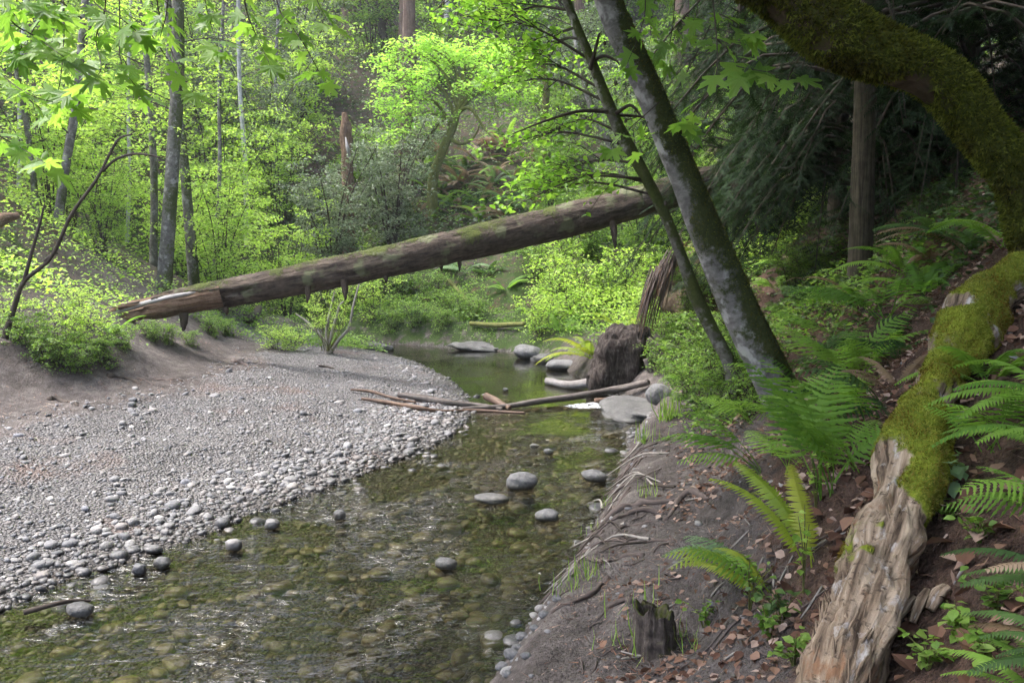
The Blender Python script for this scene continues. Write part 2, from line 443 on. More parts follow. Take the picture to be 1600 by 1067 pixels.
    M['grey_wood'] = bark_mat('weathered_grey_wood', [(.3, (.14, .13, .125)), (.5, (.30, .28, .27)), (.7, (.46, .44, .42))], (24, 24, 1.2), .012)
    M['alder_bark'] = bark_mat('alder_bark', [(.3, (.06, .056, .053)), (.5, (.16, .15, .145)), (.7, (.32, .31, .30))], (3, 3, 6), .008, True, ((.40, .39, .38), 7.0), .42)
    M['thin_bark'] = bark_mat('thin_alder_bark', [(.3, (.05, .045, .04)), (.5, (.12, .11, .098)), (.72, (.24, .225, .205))], (4, 4, 5), .006, True, ((.3, .29, .27), 8.0), .5)
    M['moss_bark'] = bark_mat('moss_covered_bark', [(.3, (.03, .022, .015)), (.5, (.075, .055, .035)), (.72, (.14, .105, .07))], (6, 6, 2), .02, True, None, .85)
    M['redwood_bark'] = bark_mat('redwood_bark', [(.3, (.045, .03, .025)), (.5, (.12, .08, .065)), (.72, (.22, .165, .14))], (14, 14, .8), .03)
    M['fir_bark'] = bark_mat('fir_bark', [(.34, (.012, .010, .007)), (.5, (.055, .046, .032)), (.68, (.115, .10, .072))], (16, 16, .8), .02)
    M['pale_bark'] = bark_mat('pale_bark', [(.3, (.2, .195, .19)), (.5, (.34, .33, .325)), (.72, (.5, .49, .48))], (3, 3, 5), .006)
    M['twig'] = bark_mat('dark_twig', [(.3, (.025, .02, .017)), (.6, (.07, .055, .045)), (.8, (.12, .1, .085))], (6, 6, 3), .004)
    M['pale_twig'] = bark_mat('pale_twig', [(.3, (.16, .14, .12)), (.6, (.32, .29, .26)), (.8, (.45, .42, .39))], (6, 6, 3), .004)
    M['moss_twig'] = bark_mat('mossy_twig', [(.3, (.05, .05, .018)), (.55, (.13, .135, .04)), (.8, (.22, .22, .09))], (8, 8, 5), .01)
    M['root'] = bark_mat('root_bark', [(.3, (.04, .03, .026)), (.55, (.115, .09, .08)), (.8, (.22, .185, .165))], (8, 8, 2), .006)
    M['drift'] = bark_mat('driftwood', [(.3, (.035, .028, .025)), (.5, (.105, .088, .08)), (.72, (.22, .195, .18))], (12, 12, 1.2), .01)
    M['drift_pale'] = bark_mat('pale_driftwood', [(.34, (.12, .10, .092)), (.5, (.26, .235, .222)), (.7, (.40, .37, .355))], (8, 8, 1.5), .01)
    M['drift_brown'] = bark_mat('wet_brown_driftwood', [(.3, (.04, .027, .02)), (.5, (.11, .07, .05)), (.72, (.22, .15, .11))], (12, 12, 1.2), .01, rough=.6)
    M['block_wood'] = bark_mat('dark_block_wood', [(.34, (.008, .006, .005)), (.5, (.04, .031, .027)), (.68, (.12, .10, .092))], (10, 10, 2.5), .05)
    M['root_earth'] = bark_mat('root_earth', [(.3, (.02, .016, .012)), (.5, (.055, .045, .033)), (.72, (.10, .09, .05))], (5, 5, 3), .03)
    # rotten log: pale splintered wood, moss where the attribute says so
    g = NT('rotten_wood'); v = g.attr('tc', 'Vector')
    s1 = g.noise(g.scale(v, (26, 26, 1.6)), 2.2, 6, .62, .3); s2 = g.noise(g.scale(v, (9, 9, 3.5)), 2.5, 5, .65); s3 = g.noise(v, 40, 4, .7)
    wood = g.ramp(s1, [(.34, (.035, .023, .016)), (.47, (.18, .13, .09)), (.6, (.33, .255, .185)), (.78, (.47, .385, .295))])
    wood = g.mix(g.mrange(s2, .56, .68), wood, (.19, .105, .06))
    wood = g.mix(g.mrange(s2, .42, .34), wood, (.36, .33, .31))
    wood = g.mix(g.mrange(s3, .56, .68), wood, (.05, .035, .025))
    col, e, mn = moss_mix(g, wood, g.attr('moss'), v, 1.55)
    hgt = g.math('ADD', g.math('MULTIPLY', s1, .6), g.math('ADD', g.math('MULTIPLY', s3, .35), g.math('MULTIPLY', g.math('MULTIPLY', mn, e), .7)))
    M['rotten'] = g.done(g.principled(col, .92, g.bump(hgt, .022), .15))
    g = NT('stump_wood'); v = g.coord()
    s1 = g.noise(g.scale(v, (30, 30, 3)), 2, 6, .65); s2 = g.noise(v, 30, 4, .7)
    wood = g.ramp(g.math('ADD', g.math('MULTIPLY', s1, .7), g.math('MULTIPLY', s2, .3)), [(.32, (.02, .016, .014)), (.5, (.075, .06, .052)), (.7, (.17, .14, .12))])
    up = g.n('SeparateXYZ', {0: g.n('NewGeometry').outputs['Normal']}).outputs[2]
    mo = g.mrange(g.math('ADD', g.math('MULTIPLY', up, .5), g.noise(v, 9, 3)), .75, .95)
    wood = g.mix(mo, wood, g.ramp(s2, [(.3, (.03, .035, .01)), (.7, (.11, .12, .03))]))
    M['stump'] = g.done(g.principled(wood, .95, g.bump(s1, .02), .1))
    M['moss_fuzz'] = leaf_mat('moss_fuzz', [(.09, .11, .014), (.20, .22, .03), (.34, .34, .075)], .3, rough=.8, spec=.1, patch=((.62, .40, .45), 7.0))
    M['moss_fuzz_dark'] = leaf_mat('moss_fuzz_dark', [(.035, .042, .009), (.09, .105, .018), (.20, .23, .04)], .35, rough=.8, spec=.1, patch=((.60, .42, .5), 4.0))
    M['moss_fuzz_arch'] = leaf_mat('moss_fuzz_arch', [(.04, .05, .010), (.11, .13, .020), (.22, .245, .042)], .35, rough=.8, spec=.1, patch=((.55, .45, .5), 5.0))
    # leaves
    M['maple_leaf'] = leaf_mat('maple_leaf', [(.13, .25, .04), (.19, .34, .055), (.26, .42, .085)], .58, (1.45, 1.5, .9), per_obj=True)
    M['hazel_leaf'] = leaf_mat('hazel_leaf', [(.15, .26, .04), (.26, .41, .065), (.36, .51, .10), (.46, .59, .18)], .5)
    M['alder_leaf'] = leaf_mat('alder_leaf', [(.12, .25, .03), (.20, .37, .05), (.29, .47, .08)], .5)
    M['lime_leaf'] = leaf_mat('lime_leaf', [(.20, .36, .06), (.33, .53, .10), (.45, .64, .17)], .5)
    M['bay_leaf'] = leaf_mat('bay_leaf', [(.08, .115, .06), (.16, .205, .12), (.28, .33, .215)], .3, (1.3, 1.4, .9), .38, .5)
    M['mid_leaf'] = leaf_mat('mid_leaf', [(.07, .14, .026), (.13, .23, .04), (.22, .34, .07)], .45)
    M['dark_leaf'] = leaf_mat('dark_leaf', [(.02, .045, .012), (.045, .085, .022), (.08, .14, .035)], .35)
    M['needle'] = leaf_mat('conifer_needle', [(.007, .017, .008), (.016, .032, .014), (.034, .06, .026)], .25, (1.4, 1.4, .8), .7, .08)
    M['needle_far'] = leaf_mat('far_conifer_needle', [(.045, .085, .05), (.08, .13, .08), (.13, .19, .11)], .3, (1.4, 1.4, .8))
    M['fern'] = leaf_mat('fern_green', [(.09, .19, .03), (.15, .27, .045), (.22, .37, .06)], .5, None, .55, .18, True)
    M['fern_blue'] = leaf_mat('fern_grey_green', [(.11, .19, .085), (.16, .25, .12), (.21, .31, .15)], .4, per_obj=True)
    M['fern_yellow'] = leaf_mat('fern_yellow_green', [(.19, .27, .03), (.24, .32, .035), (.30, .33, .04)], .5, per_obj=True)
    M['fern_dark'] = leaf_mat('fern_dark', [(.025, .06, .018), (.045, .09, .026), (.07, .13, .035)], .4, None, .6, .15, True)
    M['fern_dry'] = leaf_mat('fern_dry', [(.14, .09, .05), (.22, .15, .09), (.30, .22, .15)], .3, (1.2, 1.1, .9), per_obj=True)
    M['grass'] = leaf_mat('grass_blade', [(.10, .19, .03), (.17, .29, .045), (.27, .36, .10)], .45)
    M['litter'] = leaf_mat('dry_leaf', [(.05, .025, .017), (.11, .055, .036), (.19, .105, .07), (.29, .19, .145), (.40, .30, .25)], .12, (1.1, 1, .9), .8, .2)
    M['litter_obj'] = leaf_mat('dry_leaf_single', [(.06, .03, .02), (.13, .065, .042), (.21, .12, .08), (.33, .23, .18)], .12, (1.1, 1, .9), .8, .2, True)
    return M
M = build_materials()
# ------------------------------------------------------------------ ground, gravel bar, streambed, water
def steps(*segs):
    out = []
    for a, b, s in segs: out += list(np.arange(a, b - 1e-6, s))
    return np.array(out + [segs[-1][1]])
gx = steps((-70, -14, 2.0), (-14, -6, .4), (-6, -4, .12), (-4, 3.6, .05), (3.6, 8, .15), (8, 20, .6), (20, 72, 2.6))
gy = steps((-30, .8, 1.1), (.8, 9, .05), (9, 20, .09), (20, 22, .2), (22, 45, .6), (45, 100, 2.5))
GX, GY = np.meshgrid(gx, gy, indexing='xy')
GZ = H(GX, GY)
xf, yf = GX.ravel(), GY.ravel()
dlf, drf = poly_dist(xf, yf, LS), poly_dist(xf, yf, RS)
insf = inside(xf, yf, WATER)
leftw = sstep(0.38, 0.62, drf / (dlf + drf + 1e-6))
a_gravel = np.where(insf, 0.9, leftw * (1 - sstep(2.0, 3.0, dlf + .35 * noise(np.stack([xf, yf, 0 * xf], 1) * .8, 21))) * (1 - .9 * sstep(19, 21, yf)))
a_litter = np.where(insf, 0, (1 - leftw) * sstep(0.75, 1.5, drf) * (1 - .45 * sstep(14, 17, yf)) + leftw * .35 * sstep(4, 6, dlf))
a_green = np.where(insf, 0, (1 - leftw) * sstep(13, 16, yf) * (.60 - .22 * sstep(3, 8, drf)) + leftw * .65 * sstep(4.2, 6, dlf))
ny, nx = GX.shape
ii, jj = np.meshgrid(np.arange(ny - 1), np.arange(nx - 1), indexing='ij')
FQ = np.stack([ii * nx + jj, ii * nx + jj + 1, (ii + 1) * nx + jj + 1, (ii + 1) * nx + jj], -1).reshape(-1, 4)
cx, cy = xf[FQ].mean(1), yf[FQ].mean(1)
is_bed = inside(cx, cy, WATER)
is_bar = (~is_bed) & (a_gravel[FQ].mean(1) > .45)
VG = np.stack([xf, yf, GZ.ravel()], 1)
def submesh(name, mask):
    f = FQ[mask]; used = np.unique(f); mp = np.zeros(len(VG), int); mp[used] = np.arange(len(used))
    return mk(name, VG[used], mp[f], M['earth'], attrs={'gravel': a_gravel[used], 'litter': a_litter[used], 'green': a_green[used]})
ground = tag(submesh('ground', ~(is_bed | is_bar)), kind='structure')
gravel_bar = tag(submesh('gravel_bar', is_bar), 'pale grey gravel bar sloping into the stream', kind='structure')
streambed = tag(submesh('streambed', is_bed), 'stony olive brown bed under the shallow stream', kind='structure')

wx = np.arange(-8.5, 3.2, .12); wy = np.arange(-9, 20.4, .12)
WX, WY = np.meshgrid(wx, wy); wp = np.stack([WX.ravel() * 2.6, WY.ravel() * 3.4, 0 * WX.ravel()], 1)
amp = .006 * (1 - .9 * sstep(8, 11, WY.ravel()))
WZ = amp * fbm(wp, 2, 31)
i2, j2 = np.meshgrid(np.arange(len(wy) - 1), np.arange(len(wx) - 1), indexing='ij'); n2_ = len(wx)
WF = np.stack([i2 * n2_ + j2, i2 * n2_ + j2 + 1, (i2 + 1) * n2_ + j2 + 1, (i2 + 1) * n2_ + j2], -1).reshape(-1, 4)
tag(mk('water', np.stack([WX.ravel(), WY.ravel(), WZ], 1), WF, M['water']), 'clear shallow stream with glinting ripples and a calm pool', kind='structure')

# stone base shapes: full pebbles for single stones, domes for the joined mass
def pebble_shape(seed, seg=10, rings=7, dome=False):
    r = np.random.default_rng(seed)
    if dome: ph = np.linspace(0, math.pi * .62, rings + 1)[1:]
    else: ph = np.linspace(0, math.pi, rings + 1)[1:-1]
    u = np.linspace(0, 2 * math.pi, seg, endpoint=False)
    V = [[0, 0, 1.0]]
    for p in ph:
        for a in u: V.append([math.sin(p) * math.cos(a), math.sin(p) * math.sin(a), math.cos(p)])
    n = len(ph)
    T = [[0, 1 + k, 1 + (k + 1) % seg] for k in range(seg)]
    for q in range(n - 1):
        for k in range(seg):
            a, b = 1 + q * seg + k, 1 + q * seg + (k + 1) % seg; c, d = a + seg, b + seg
            T += [[a, c, d], [a, d, b]]
    if not dome:
        V.append([0, 0, -1.0]); e = len(V) - 1; q = n - 1
        T += [[e, 1 + q * seg + (k + 1) % seg, 1 + q * seg + k] for k in range(seg)]
    V = np.array(V)
    V = np.sign(V) * np.abs(V) ** r.uniform(.82, 1.0)
    V *= 1 + .16 * noise(V * 1.3 + seed * 7.7, seed)[:, None] + .05 * noise(V * 3 + seed, seed + 1)[:, None]
    return V, np.array(T)
BIG = [pebble_shape(k) for k in range(8)]
DOME_L = [pebble_shape(20 + k, 9, 3, True) for k in range(6)]
DOME_S = [pebble_shape(40 + k, 6, 2, True) for k in range(6)]

def stones_joined(x, y, z, r, shapes, rg, flat=(.32, .6)):
    n = len(x); var = rg.integers(0, len(shapes), n)
    sx = r; sy = r * rg.uniform(.6, .95, n); sz = r * rg.uniform(*flat, n)
    az = rg.uniform(0, 6.283, n); tx, ty = rg.normal(0, .16, n), rg.normal(0, .16, n)
    Vs, Fs, o = [], [], 0
    for k, (bv, bf) in enumerate(shapes):
        m = var == k; q = m.sum()
        if not q: continue
        L = bv[None] * np.stack([sx[m], sy[m], sz[m]], 1)[:, None, :]
        c, s = np.cos(az[m])[:, None], np.sin(az[m])[:, None]
        X_, Y_ = L[..., 0] * c - L[..., 1] * s, L[..., 0] * s + L[..., 1] * c
        Z_ = L[..., 2] + X_ * tx[m][:, None] + Y_ * ty[m][:, None]
        Vs.append(np.stack([X_ + x[m][:, None], Y_ + y[m][:, None], Z_ + z[m][:, None]], -1).reshape(-1, 3))
        Fs.append((bf[None] + (np.arange(q) * len(bv))[:, None, None]).reshape(-1, 3) + o); o += q * len(bv)
    return np.vstack(Vs), np.vstack(Fs)

def in_view(x, y, z, pad=260):
    fy = y * CP - (z - CAM_Z) * SP; uy = y * SP + (z - CAM_Z) * CP
    px, py = W_PX / 2 + F_PX * x / np.maximum(fy, .01), H_PX / 2 - F_PX * uy / np.maximum(fy, .01)
    return (fy > .5) & (px > -pad) & (px < W_PX + pad) & (py > -pad) & (py < H_PX + pad)

BIG_MESH = []
for k, (v, f) in enumerate(BIG):
    o = mk('cobble_shape', v, f, M['stone'], link=False); BIG_MESH.append(o.data)

def stone_field(parent, name, stuffname, x, y, z, r, nsingle, rg, bury):
    score = r / np.hypot(y, x)
    order = np.argsort(-score); top, rest = order[:nsingle], order[nsingle:]
    for k in top:
        o = bpy.data.objects.new(name, BIG_MESH[rg.integers(0, 8)]); C.objects.link(o); o.parent = parent
        o.location = (x[k], y[k], z[k] + bury * r[k])
        o.rotation_euler = (rg.normal(0, .15), rg.normal(0, .15), rg.uniform(0, 6.28))
        o.scale = (r[k], r[k] * rg.uniform(.65, .95), r[k] * rg.uniform(.4, .65))
    big = rest[r[rest] >= .017]; sm = rest[r[rest] < .017]
    V1, F1 = stones_joined(x[big], y[big], z[big] + bury * .7 * r[big], r[big], DOME_L, rg)
    if len(sm):
        V2, F2 = stones_joined(x[sm], y[sm], z[sm] + bury * .7 * r[sm], r[sm], DOME_S, rg)
        V1, F1 = np.vstack([V1, V2]), np.vstack([F1, F2 + len(V1)])
    tag(mk(stuffname, V1, F1, M['stone'], parent), kind='stuff')

def build_stones():
    rg = np.random.default_rng(5)
    # gravel bar
    n = 60000
    x, y = rg.uniform(-5.2, 0, n), rg.uniform(3.6, 15.5, n)
    dl = poly_dist(x, y, LS); ins = inside(x, y, WATER); dr = poly_dist(x, y, RS)
    lw = dr > dl
    clump = fbm(np.stack([x, y, 0 * x], 1) * 1.1, 2, 77)
    edge = 1 - sstep(.1, 1.2 + .4 * clump, dl)
    keep = (~ins) & lw & (dl < 3.0 + .5 * clump)
    dens = .10 + .20 * edge + .16 * (1 - sstep(1.2, 2.8, dl)) + .10 * np.clip(clump, 0, 1)
    dens *= 1 - .55 * sstep(9.5, 12, y)
    keep &= rg.random(n) < dens * 1.9
    x, y, dl, edge = x[keep], y[keep], dl[keep], edge[keep]
    r = rg.lognormal(math.log(.0102), .48, len(x)) * (1 + .6 * edge) * (1 - .25 * sstep(9, 13, y))
    r = np.clip(r, .006, .075)
    z = H(x, y); v = in_view(x, y, z); x, y, z, r = x[v], y[v], z[v], r[v]
    print('gravel stones', len(x))
    stone_field(gravel_bar, 'cobble', 'gravel', x, y, z, r, 300, rg, .15)
    # streambed
    n = 26000
    x, y = rg.uniform(-5, 2.2, n), rg.uniform(2.4, 11.5, n)
    ins = inside(x, y, WATER); dl = poly_dist(x, y, LS)
    keep = ins & (rg.random(n) < .34 + .35 * (1 - sstep(.1, .8, dl)))
    x, y, dl = x[keep], y[keep], dl[keep]
    r = np.clip(rg.lognormal(math.log(.026), .5, len(x)), .009, .085)
    r *= 1 - .25 * (1 - sstep(.1, .8, dl))
    z = H(x, y); v = in_view(x, y, z); x, y, z, r = x[v], y[v], z[v], r[v]
    print('bed stones', len(x))
    stone_field(streambed, 'river_stone', 'bed_gravel', x, y, z, r, 300, rg, .1)
    # pebbles along the foot of the right bank
    n = 9000; x, y = rg.uniform(-.6, 2.2, n), rg.uniform(2.6, 10.5, n); dr = poly_dist(x, y, RS)
    k = (~inside(x, y, WATER)) & (dr < poly_dist(x, y, LS)) & (rg.random(n) < .5 * np.exp(-(dr / .16) ** 2) + .035)
    x, y = x[k], y[k]; z = H(x, y); r = np.clip(rg.lognormal(math.log(.010), .5, len(x)), .004, .04)
    V, F = stones_joined(x, y, z, r, DOME_L, rg); tag(mk('bank_pebbles', V, F, M['stone'], ground), kind='stuff')
build_stones()

# single stones standing out of the water
def rock(px, py, wpx, hpx, name, label, cat='stone', seed=0, mat='rock', z=0.0, sink=.3, ground_hit=False, rot=0.0, depth_ratio=.8, rough=.11):
    p = hit(px, py) if ground_hit else onplane(px, py, z)
    s = np.linalg.norm(p - np.array([0, 0, CAM_Z])) / F_PX
    rx, rz = wpx / 2 * s, hpx * s / (2 - sink * 1.3)
    v, f = pebble_shape(60 + seed, 22, 15)
    v = v * (1 + rough * fbm(v * 2.2 + seed, 4, seed)[:, None])
    v = v * np.array([rx, rx * depth_ratio, rz])
    c, s_ = math.cos(rot), math.sin(rot)
    v = np.stack([v[:, 0] * c - v[:, 1] * s_, v[:, 0] * s_ + v[:, 1] * c, v[:, 2]], 1)
    o = mk(name, v, f, M[mat]); o.location = (p[0], p[1] + rx * depth_ratio * .6, p[2] + rz * (1 - sink))
    if seed % 2 == 0: o.rotation_euler = (0, .08, 0)
    return tag(o, label, cat)
rock(815, 764, 46, 22, 'river_stone', 'large smooth grey stone standing out of midstream', seed=1)
rock(930, 752, 38, 15, 'river_stone', 'tan topped wet stone near the root bank', seed=2)
rock(856, 814, 36, 15, 'river_stone', 'dark wet grey stone midstream below the large smooth one', seed=3)
rock(696, 889, 36, 14, 'river_stone', 'low flat grey stone awash in the foreground riffle', seed=4)
rock(424, 826, 22, 12, 'river_stone', 'pale rounded stone just off the gravel shore', seed=5, mat='stone')
rock(252, 888, 22, 15, 'river_stone', 'whitish stone at the waterline of the cobble shore', seed=6, mat='drift_pale' if False else 'rock')
rock(530, 811, 18, 13, 'river_stone', 'small grey stone topped by a dark pebble in the shallows', seed=7)
rock(216, 897, 20, 13, 'river_stone', 'dark rounded stone at the edge of the cobbles', seed=8, mat='stone')
rock(363, 860, 24, 15, 'river_stone', 'brown rounded stone at the tip of the cobble shore', seed=9, mat='stone')
rock(768, 786, 52, 10, 'river_stone', 'flat dark slab washed over by bright ripples', seed=10)
rock(790, 612, 9, 6, 'river_stone', 'small dark stone just upstream of the log dam', seed=11)
rock(857, 710, 16, 8, 'river_stone', 'small pale stone in the riffle above the large smooth stone', seed=12)
rock(835, 700, 14, 6, 'river_stone', 'dark pebble cluster stone breaking the calm green reflection', seed=13)
rock(825, 560, 46, 20, 'boulder', 'flat grey boulder at the foot of the far bank', 'boulder', seed=14)
rock(1005, 652, 120, 13, 'boulder', 'smooth grey bedrock shelf beside the log dam', 'boulder', mat='rock_dark', rough=.35, seed=15, sink=.75, depth_ratio=1.6)
rock(1030, 628, 40, 26, 'boulder', 'small grey rock wedged above the bedrock shelf', 'boulder', seed=16, ground_hit=True, sink=.4)
rock(880, 578, 60, 14, 'boulder', 'low dark wet ledge under the overhanging fern', 'boulder', seed=17, sink=.5)
rock(120, 962, 34, 15, 'river_stone', 'dark cobble beside the wet stick at the shore', seed=18, mat='rock_dark')
rock(205, 655 - 20, 12, 6, 'river_stone', 'small white pebble on the dirt below the broken log end', seed=19, ground_hit=True)
for k, (px, py, w, h, lab) in enumerate([(745, 548, 80, 9, 'bare soil gully'), (858, 566, 50, 10, 'flat grey boulder'), (590, 548, 44, 10, 'tip of the gravel bar')]):
    rock(px, py, w, h, 'rock_ledge', 'low grey rock ledge at the far waterline by the ' + lab, 'rock', seed=50 + k, sink=.72, rough=.5, mat='rock_dark')
for k, (px, py, w, h) in enumerate([(800, 1030, 24, 13), (815, 1000, 18, 9), (850, 965, 17, 9), (785, 1048, 20, 11), (870, 940, 15, 8), (808, 1016, 15, 8), (792, 1058, 17, 9), (835, 985, 14, 7), (822, 1030, 16, 9)]):
    tag(rock(px, py, w, h, 'bank_stone', None, seed=30 + k, mat='rock', ground_hit=True), 'grey stone at the foot of the dirt bank in the foreground', 'stone', 'grey stones at the foot of the dirt bank')
# ------------------------------------------------------------------ trunks and logs
def path_at(path, t):
    s = np.clip(t, 0, 1) * (len(path) - 1); i = min(int(s), len(path) - 2); f = s - i
    return path[i] * (1 - f) + path[i + 1] * f

def px_path(pts, n):
    """pts: (px, py, Y) -> smooth world path"""
    return spline([at(*p) for p in pts], n)

def px_radius(widths, pts):
    return [w / 2 / F_PX * p[2] * 1.01 for w, p in zip(widths, pts)]

def interp_r(rs, n):
    return np.interp(np.linspace(0, len(rs) - 1, n), np.arange(len(rs)), rs)

def bark_disp(amp, ridge, seed, moss_fn=None, moss_th=0.0, lump=0.0):
    def f(P, tc, rad, rr):
        d = amp * fbm(tc * np.array([ridge, ridge, ridge * .22]), 3, seed)
        if lump: d = d + lump * noise(P * 2.2, seed + 9)
        if moss_fn is not None: d = d + moss_th * np.clip(moss_fn(P, tc, rad), 0, 1)
        return d
    return f

def fuzz(V, rad, moss, faces, n, size, seed, th=.5):
    """tiny moss blades on the quads whose moss value is high"""
    r = np.random.default_rng(seed)
    q = faces[moss[faces].mean(1) > th]
    if not len(q): return None
    ar = np.linalg.norm(np.cross(V[q[:, 1]] - V[q[:, 0]], V[q[:, 3]] - V[q[:, 0]]), axis=1)
    q = q[r.choice(len(q), n, p=ar / ar.sum())]
    a, b = r.random((n, 1)), r.random((n, 1))
    p = (V[q[:, 0]] * (1 - a) + V[q[:, 1]] * a) * (1 - b) + (V[q[:, 3]] * (1 - a) + V[q[:, 2]] * a) * b
    nr = rad[q[:, 0]]
    fw = unit(nr + r.normal(0, .75, (n, 3)) + np.array([0, 0, -.2]))
    return leafmesh(p - nr * size * .15, fw, r.normal(0, 1, (n, 3)), size * r.uniform(.5, 1.4, n), shape_needle(.45))

# --- the big fallen log
LOGC = [(240, 480, 11.2), (330, 463, 11.4), (450, 440, 11.7), (600, 410, 12.1), (750, 376, 12.6), (900, 341, 13.1), (1050, 301, 13.6), (1140, 272, 13.9)]
LOGW = [38, 43, 46, 48, 51, 52, 48, 40]
def build_log():
    n = 260
    path = px_path(LOGC, n)
    r = interp_r(px_radius(LOGW, LOGC), n)
    mossf = lambda P, tc, rad: np.clip(.55 * (rad[:, 2] - .1) + .75 * fbm(tc * 3.1, 3, 41), 0, 1)
    t = tube(path, r, 56, (True, True), bark_disp(.022, 16, 40, mossf, .008))
    root = empty('fallen_log', path[0] - np.array([0, 0, r[0]]))
    tag(root, 'long fallen trunk slanting across the stream from the bank to the leaning tree', 'fallen tree')
    ms = mossf(t['V'], t['tc'], t['rad'])
    # stripped stretch near the broken end, on the lower camera side: push the bark in there
    s = t['tc'][:, 2]
    bnd = .12 + .95 * sstep(.75, .1, t['rad'][:, 2]) * sstep(.5, -.2, t['rad'][:, 1]) + .30 * 1.9 * fbm(t['tc'] * np.array([15, 15, 1.5]), 3, 44)
    strip = sstep(bnd + .015, bnd - .015, s)
    t['V'] = t['V'] - t['rad'] * (.075 * strip)[:, None]
    mkT('bark', t, M['log_bark'], root, attrs={'moss': ms})
    # exposed reddish wood under the stripped bark, ending in a ragged slab
    pw = px_path([(165, 502, 11.05), (190, 491, 11.08), (240, 481, 11.2), (290, 471, 11.3), (345, 460, 11.42)], 150)
    rw = interp_r([.07, .125, .142, .155, .160], 150)
    tw = tube(pw, rw, 40, (True, True), lambda P, tc, rad, rr: .032 * fbm(tc * np.array([26, 26, 1.6]), 3, 45) + .012 * noise(tc * np.array([60, 60, 5]), 49) - rr * .75 * sstep(.55, .05, tc[:, 2] + .22 * noise(tc * np.array([30, 30, 1.0]), 46)) * (rad[:, 2] < 0.6))
    mkT('exposed_wood', tw, M['log_wood'], root)
    ps = px_path([(128, 503, 10.95), (170, 492, 11.0), (215, 478, 11.08), (270, 464, 11.16), (330, 452, 11.3)], 60)
    ts = tube(ps, [.008, .018, .03, .03, .012], 20, (True, True), lambda P, tc, rad, rr: .012 * fbm(tc * np.array([40, 40, 3]), 3, 47))
    mkT('splintered_slab', ts, M['grey_wood'], root)
    rgs = np.random.default_rng(4)
    for k in range(26):
        u = rgs.uniform(.0, .75); a = rgs.uniform(0, 6.28); p = path_at(pw, u); off = np.array([0, math.cos(a) * .12, math.sin(a) * .12]); ln = rgs.uniform(.12, .42); ax = unit(pw[0] - pw[-1])
        q = spline([p + off - ax * ln * .5, p + off * 1.08, p + off * 1.02 + ax * ln * .6], 6); w = rgs.uniform(.006, .018)
        tb = tube(q, [w, w * .8, w * .15], 5, (True, True)); mkT('splinter', tb, M[['log_wood', 'grey_wood', 'twig'][k % 3]], root)
    for (a, b, Y, w) in [((481, 447), (480, 474), 11.6, 10), ((537, 436), (539, 470), 11.75, 12), ((601, 428), (603, 442), 12.0, 9), ((287, 488), (286, 517), 11.25, 15), ((957, 345), (961, 388), 13.1, 12), ((716, 402), (718, 424), 12.4, 8), ((686, 408), (690, 424), 12.35, 8), ((835, 372), (837, 384), 12.8, 8), ((352, 480), (354, 492), 11.35, 9)]:
        rr = w / 2 / F_PX * Y
        p = spline([at(*a, Y), at((a[0] + b[0]) / 2 + 1, (a[1] + b[1]) / 2, Y), at(*b, Y)], 8)
        tb = tube(p, [rr, rr * .85, rr * .25], 8, (False, True), lambda P, tc, rad, q: .15 * rr * noise(P * 40, 48))
        mkT('branch_stub', tb, M['log_bark'], root, attrs={'moss': np.zeros(len(tb['V']))})
build_log()

# --- leaning alder with moss on its far side
def leaning_tree(name, label, pts, widths, mat, seed, seg, moss_gain, bury=.25, extra_top=None, knots=0):
    pts = list(pts)
    base = at(*pts[0])
    wp = [base - np.array([-.06, 0, bury])] + [at(*p) for p in pts]
    rs = [px_radius(widths, pts)[0] * 1.12] + px_radius(widths, pts)
    if extra_top: wp += [wp[-1] + np.array(e) for e in extra_top[0]]; rs += extra_top[1]
    n = 40 * len(wp) // 2
    path = spline(wp, n); r = interp_r(rs, n)
    g0 = gz(*wp[1][:2]); root = empty(name, (wp[1][0], wp[1][1], min(g0, wp[1][2])))
    def mossf(P, tc, rad):
        side = .75 * rad[:, 0] + .45 * rad[:, 2] + .15 * rad[:, 1]
        return np.clip(.64 + moss_gain * side + .65 * fbm(P * 4.0, 3, seed), 0, 1)
    t = tube(path, r, seg, (False, True), bark_disp(.006, 14, seed, mossf, .012, .012))
    ms = mossf(t['V'], t['tc'], t['rad'])
    mkT('trunk', t, mat, root, attrs={'moss': ms})
    return root, path, r, t, ms

LEAN = [(1240, 662, 5.7), (1202, 585, 5.72), (1154, 482, 5.72), (1113, 385, 5.7), (1085, 318, 5.68), (1040, 208, 5.65), (1000, 113, 5.62), (958, 23, 5.6), (925, -62, 5.55), (880, -182, 5.5)]
lean, lean_path, lean_r, lt, lms = leaning_tree('leaning_alder', 'thick grey leaning trunk with dark moss along its shaded side', LEAN, [64, 60, 52, 46, 44, 42, 40, 38, 36, 34], M['alder_bark'], 51, 40, .55,
    extra_top=([(-.5, .1, 1.3), (-.9, .3, 3.0), (-1.0, .6, 5.0)], [.13, .08, .03]))
tag(lean, 'thick grey leaning trunk with dark moss along its shaded side', 'tree')
fz = fuzz(lt['V'], lt['rad'], lms, lt['F'][0], 30000, .014, 52)
tag(mk('moss', fz[0], fz[1], M['moss_fuzz_dark'], lean), kind='stuff')
def knot(parent, px, py, Y, r, mat):
    p = at(px, py, Y); v, f = pebble_shape(int(px) % 50, 10, 7)
    o = mk('knot', v * np.array([r * .8, r * .7, r * 1.1]) + p, f, mat, parent, attrs={'tc': v * r, 'moss': np.zeros(len(v))})
for (px, py) in [(945, 68), (978, 190), (1003, 240), (1040, 318), (962, 130)]:
    knot(lean, px, py, 5.82, .014, M['twig'])

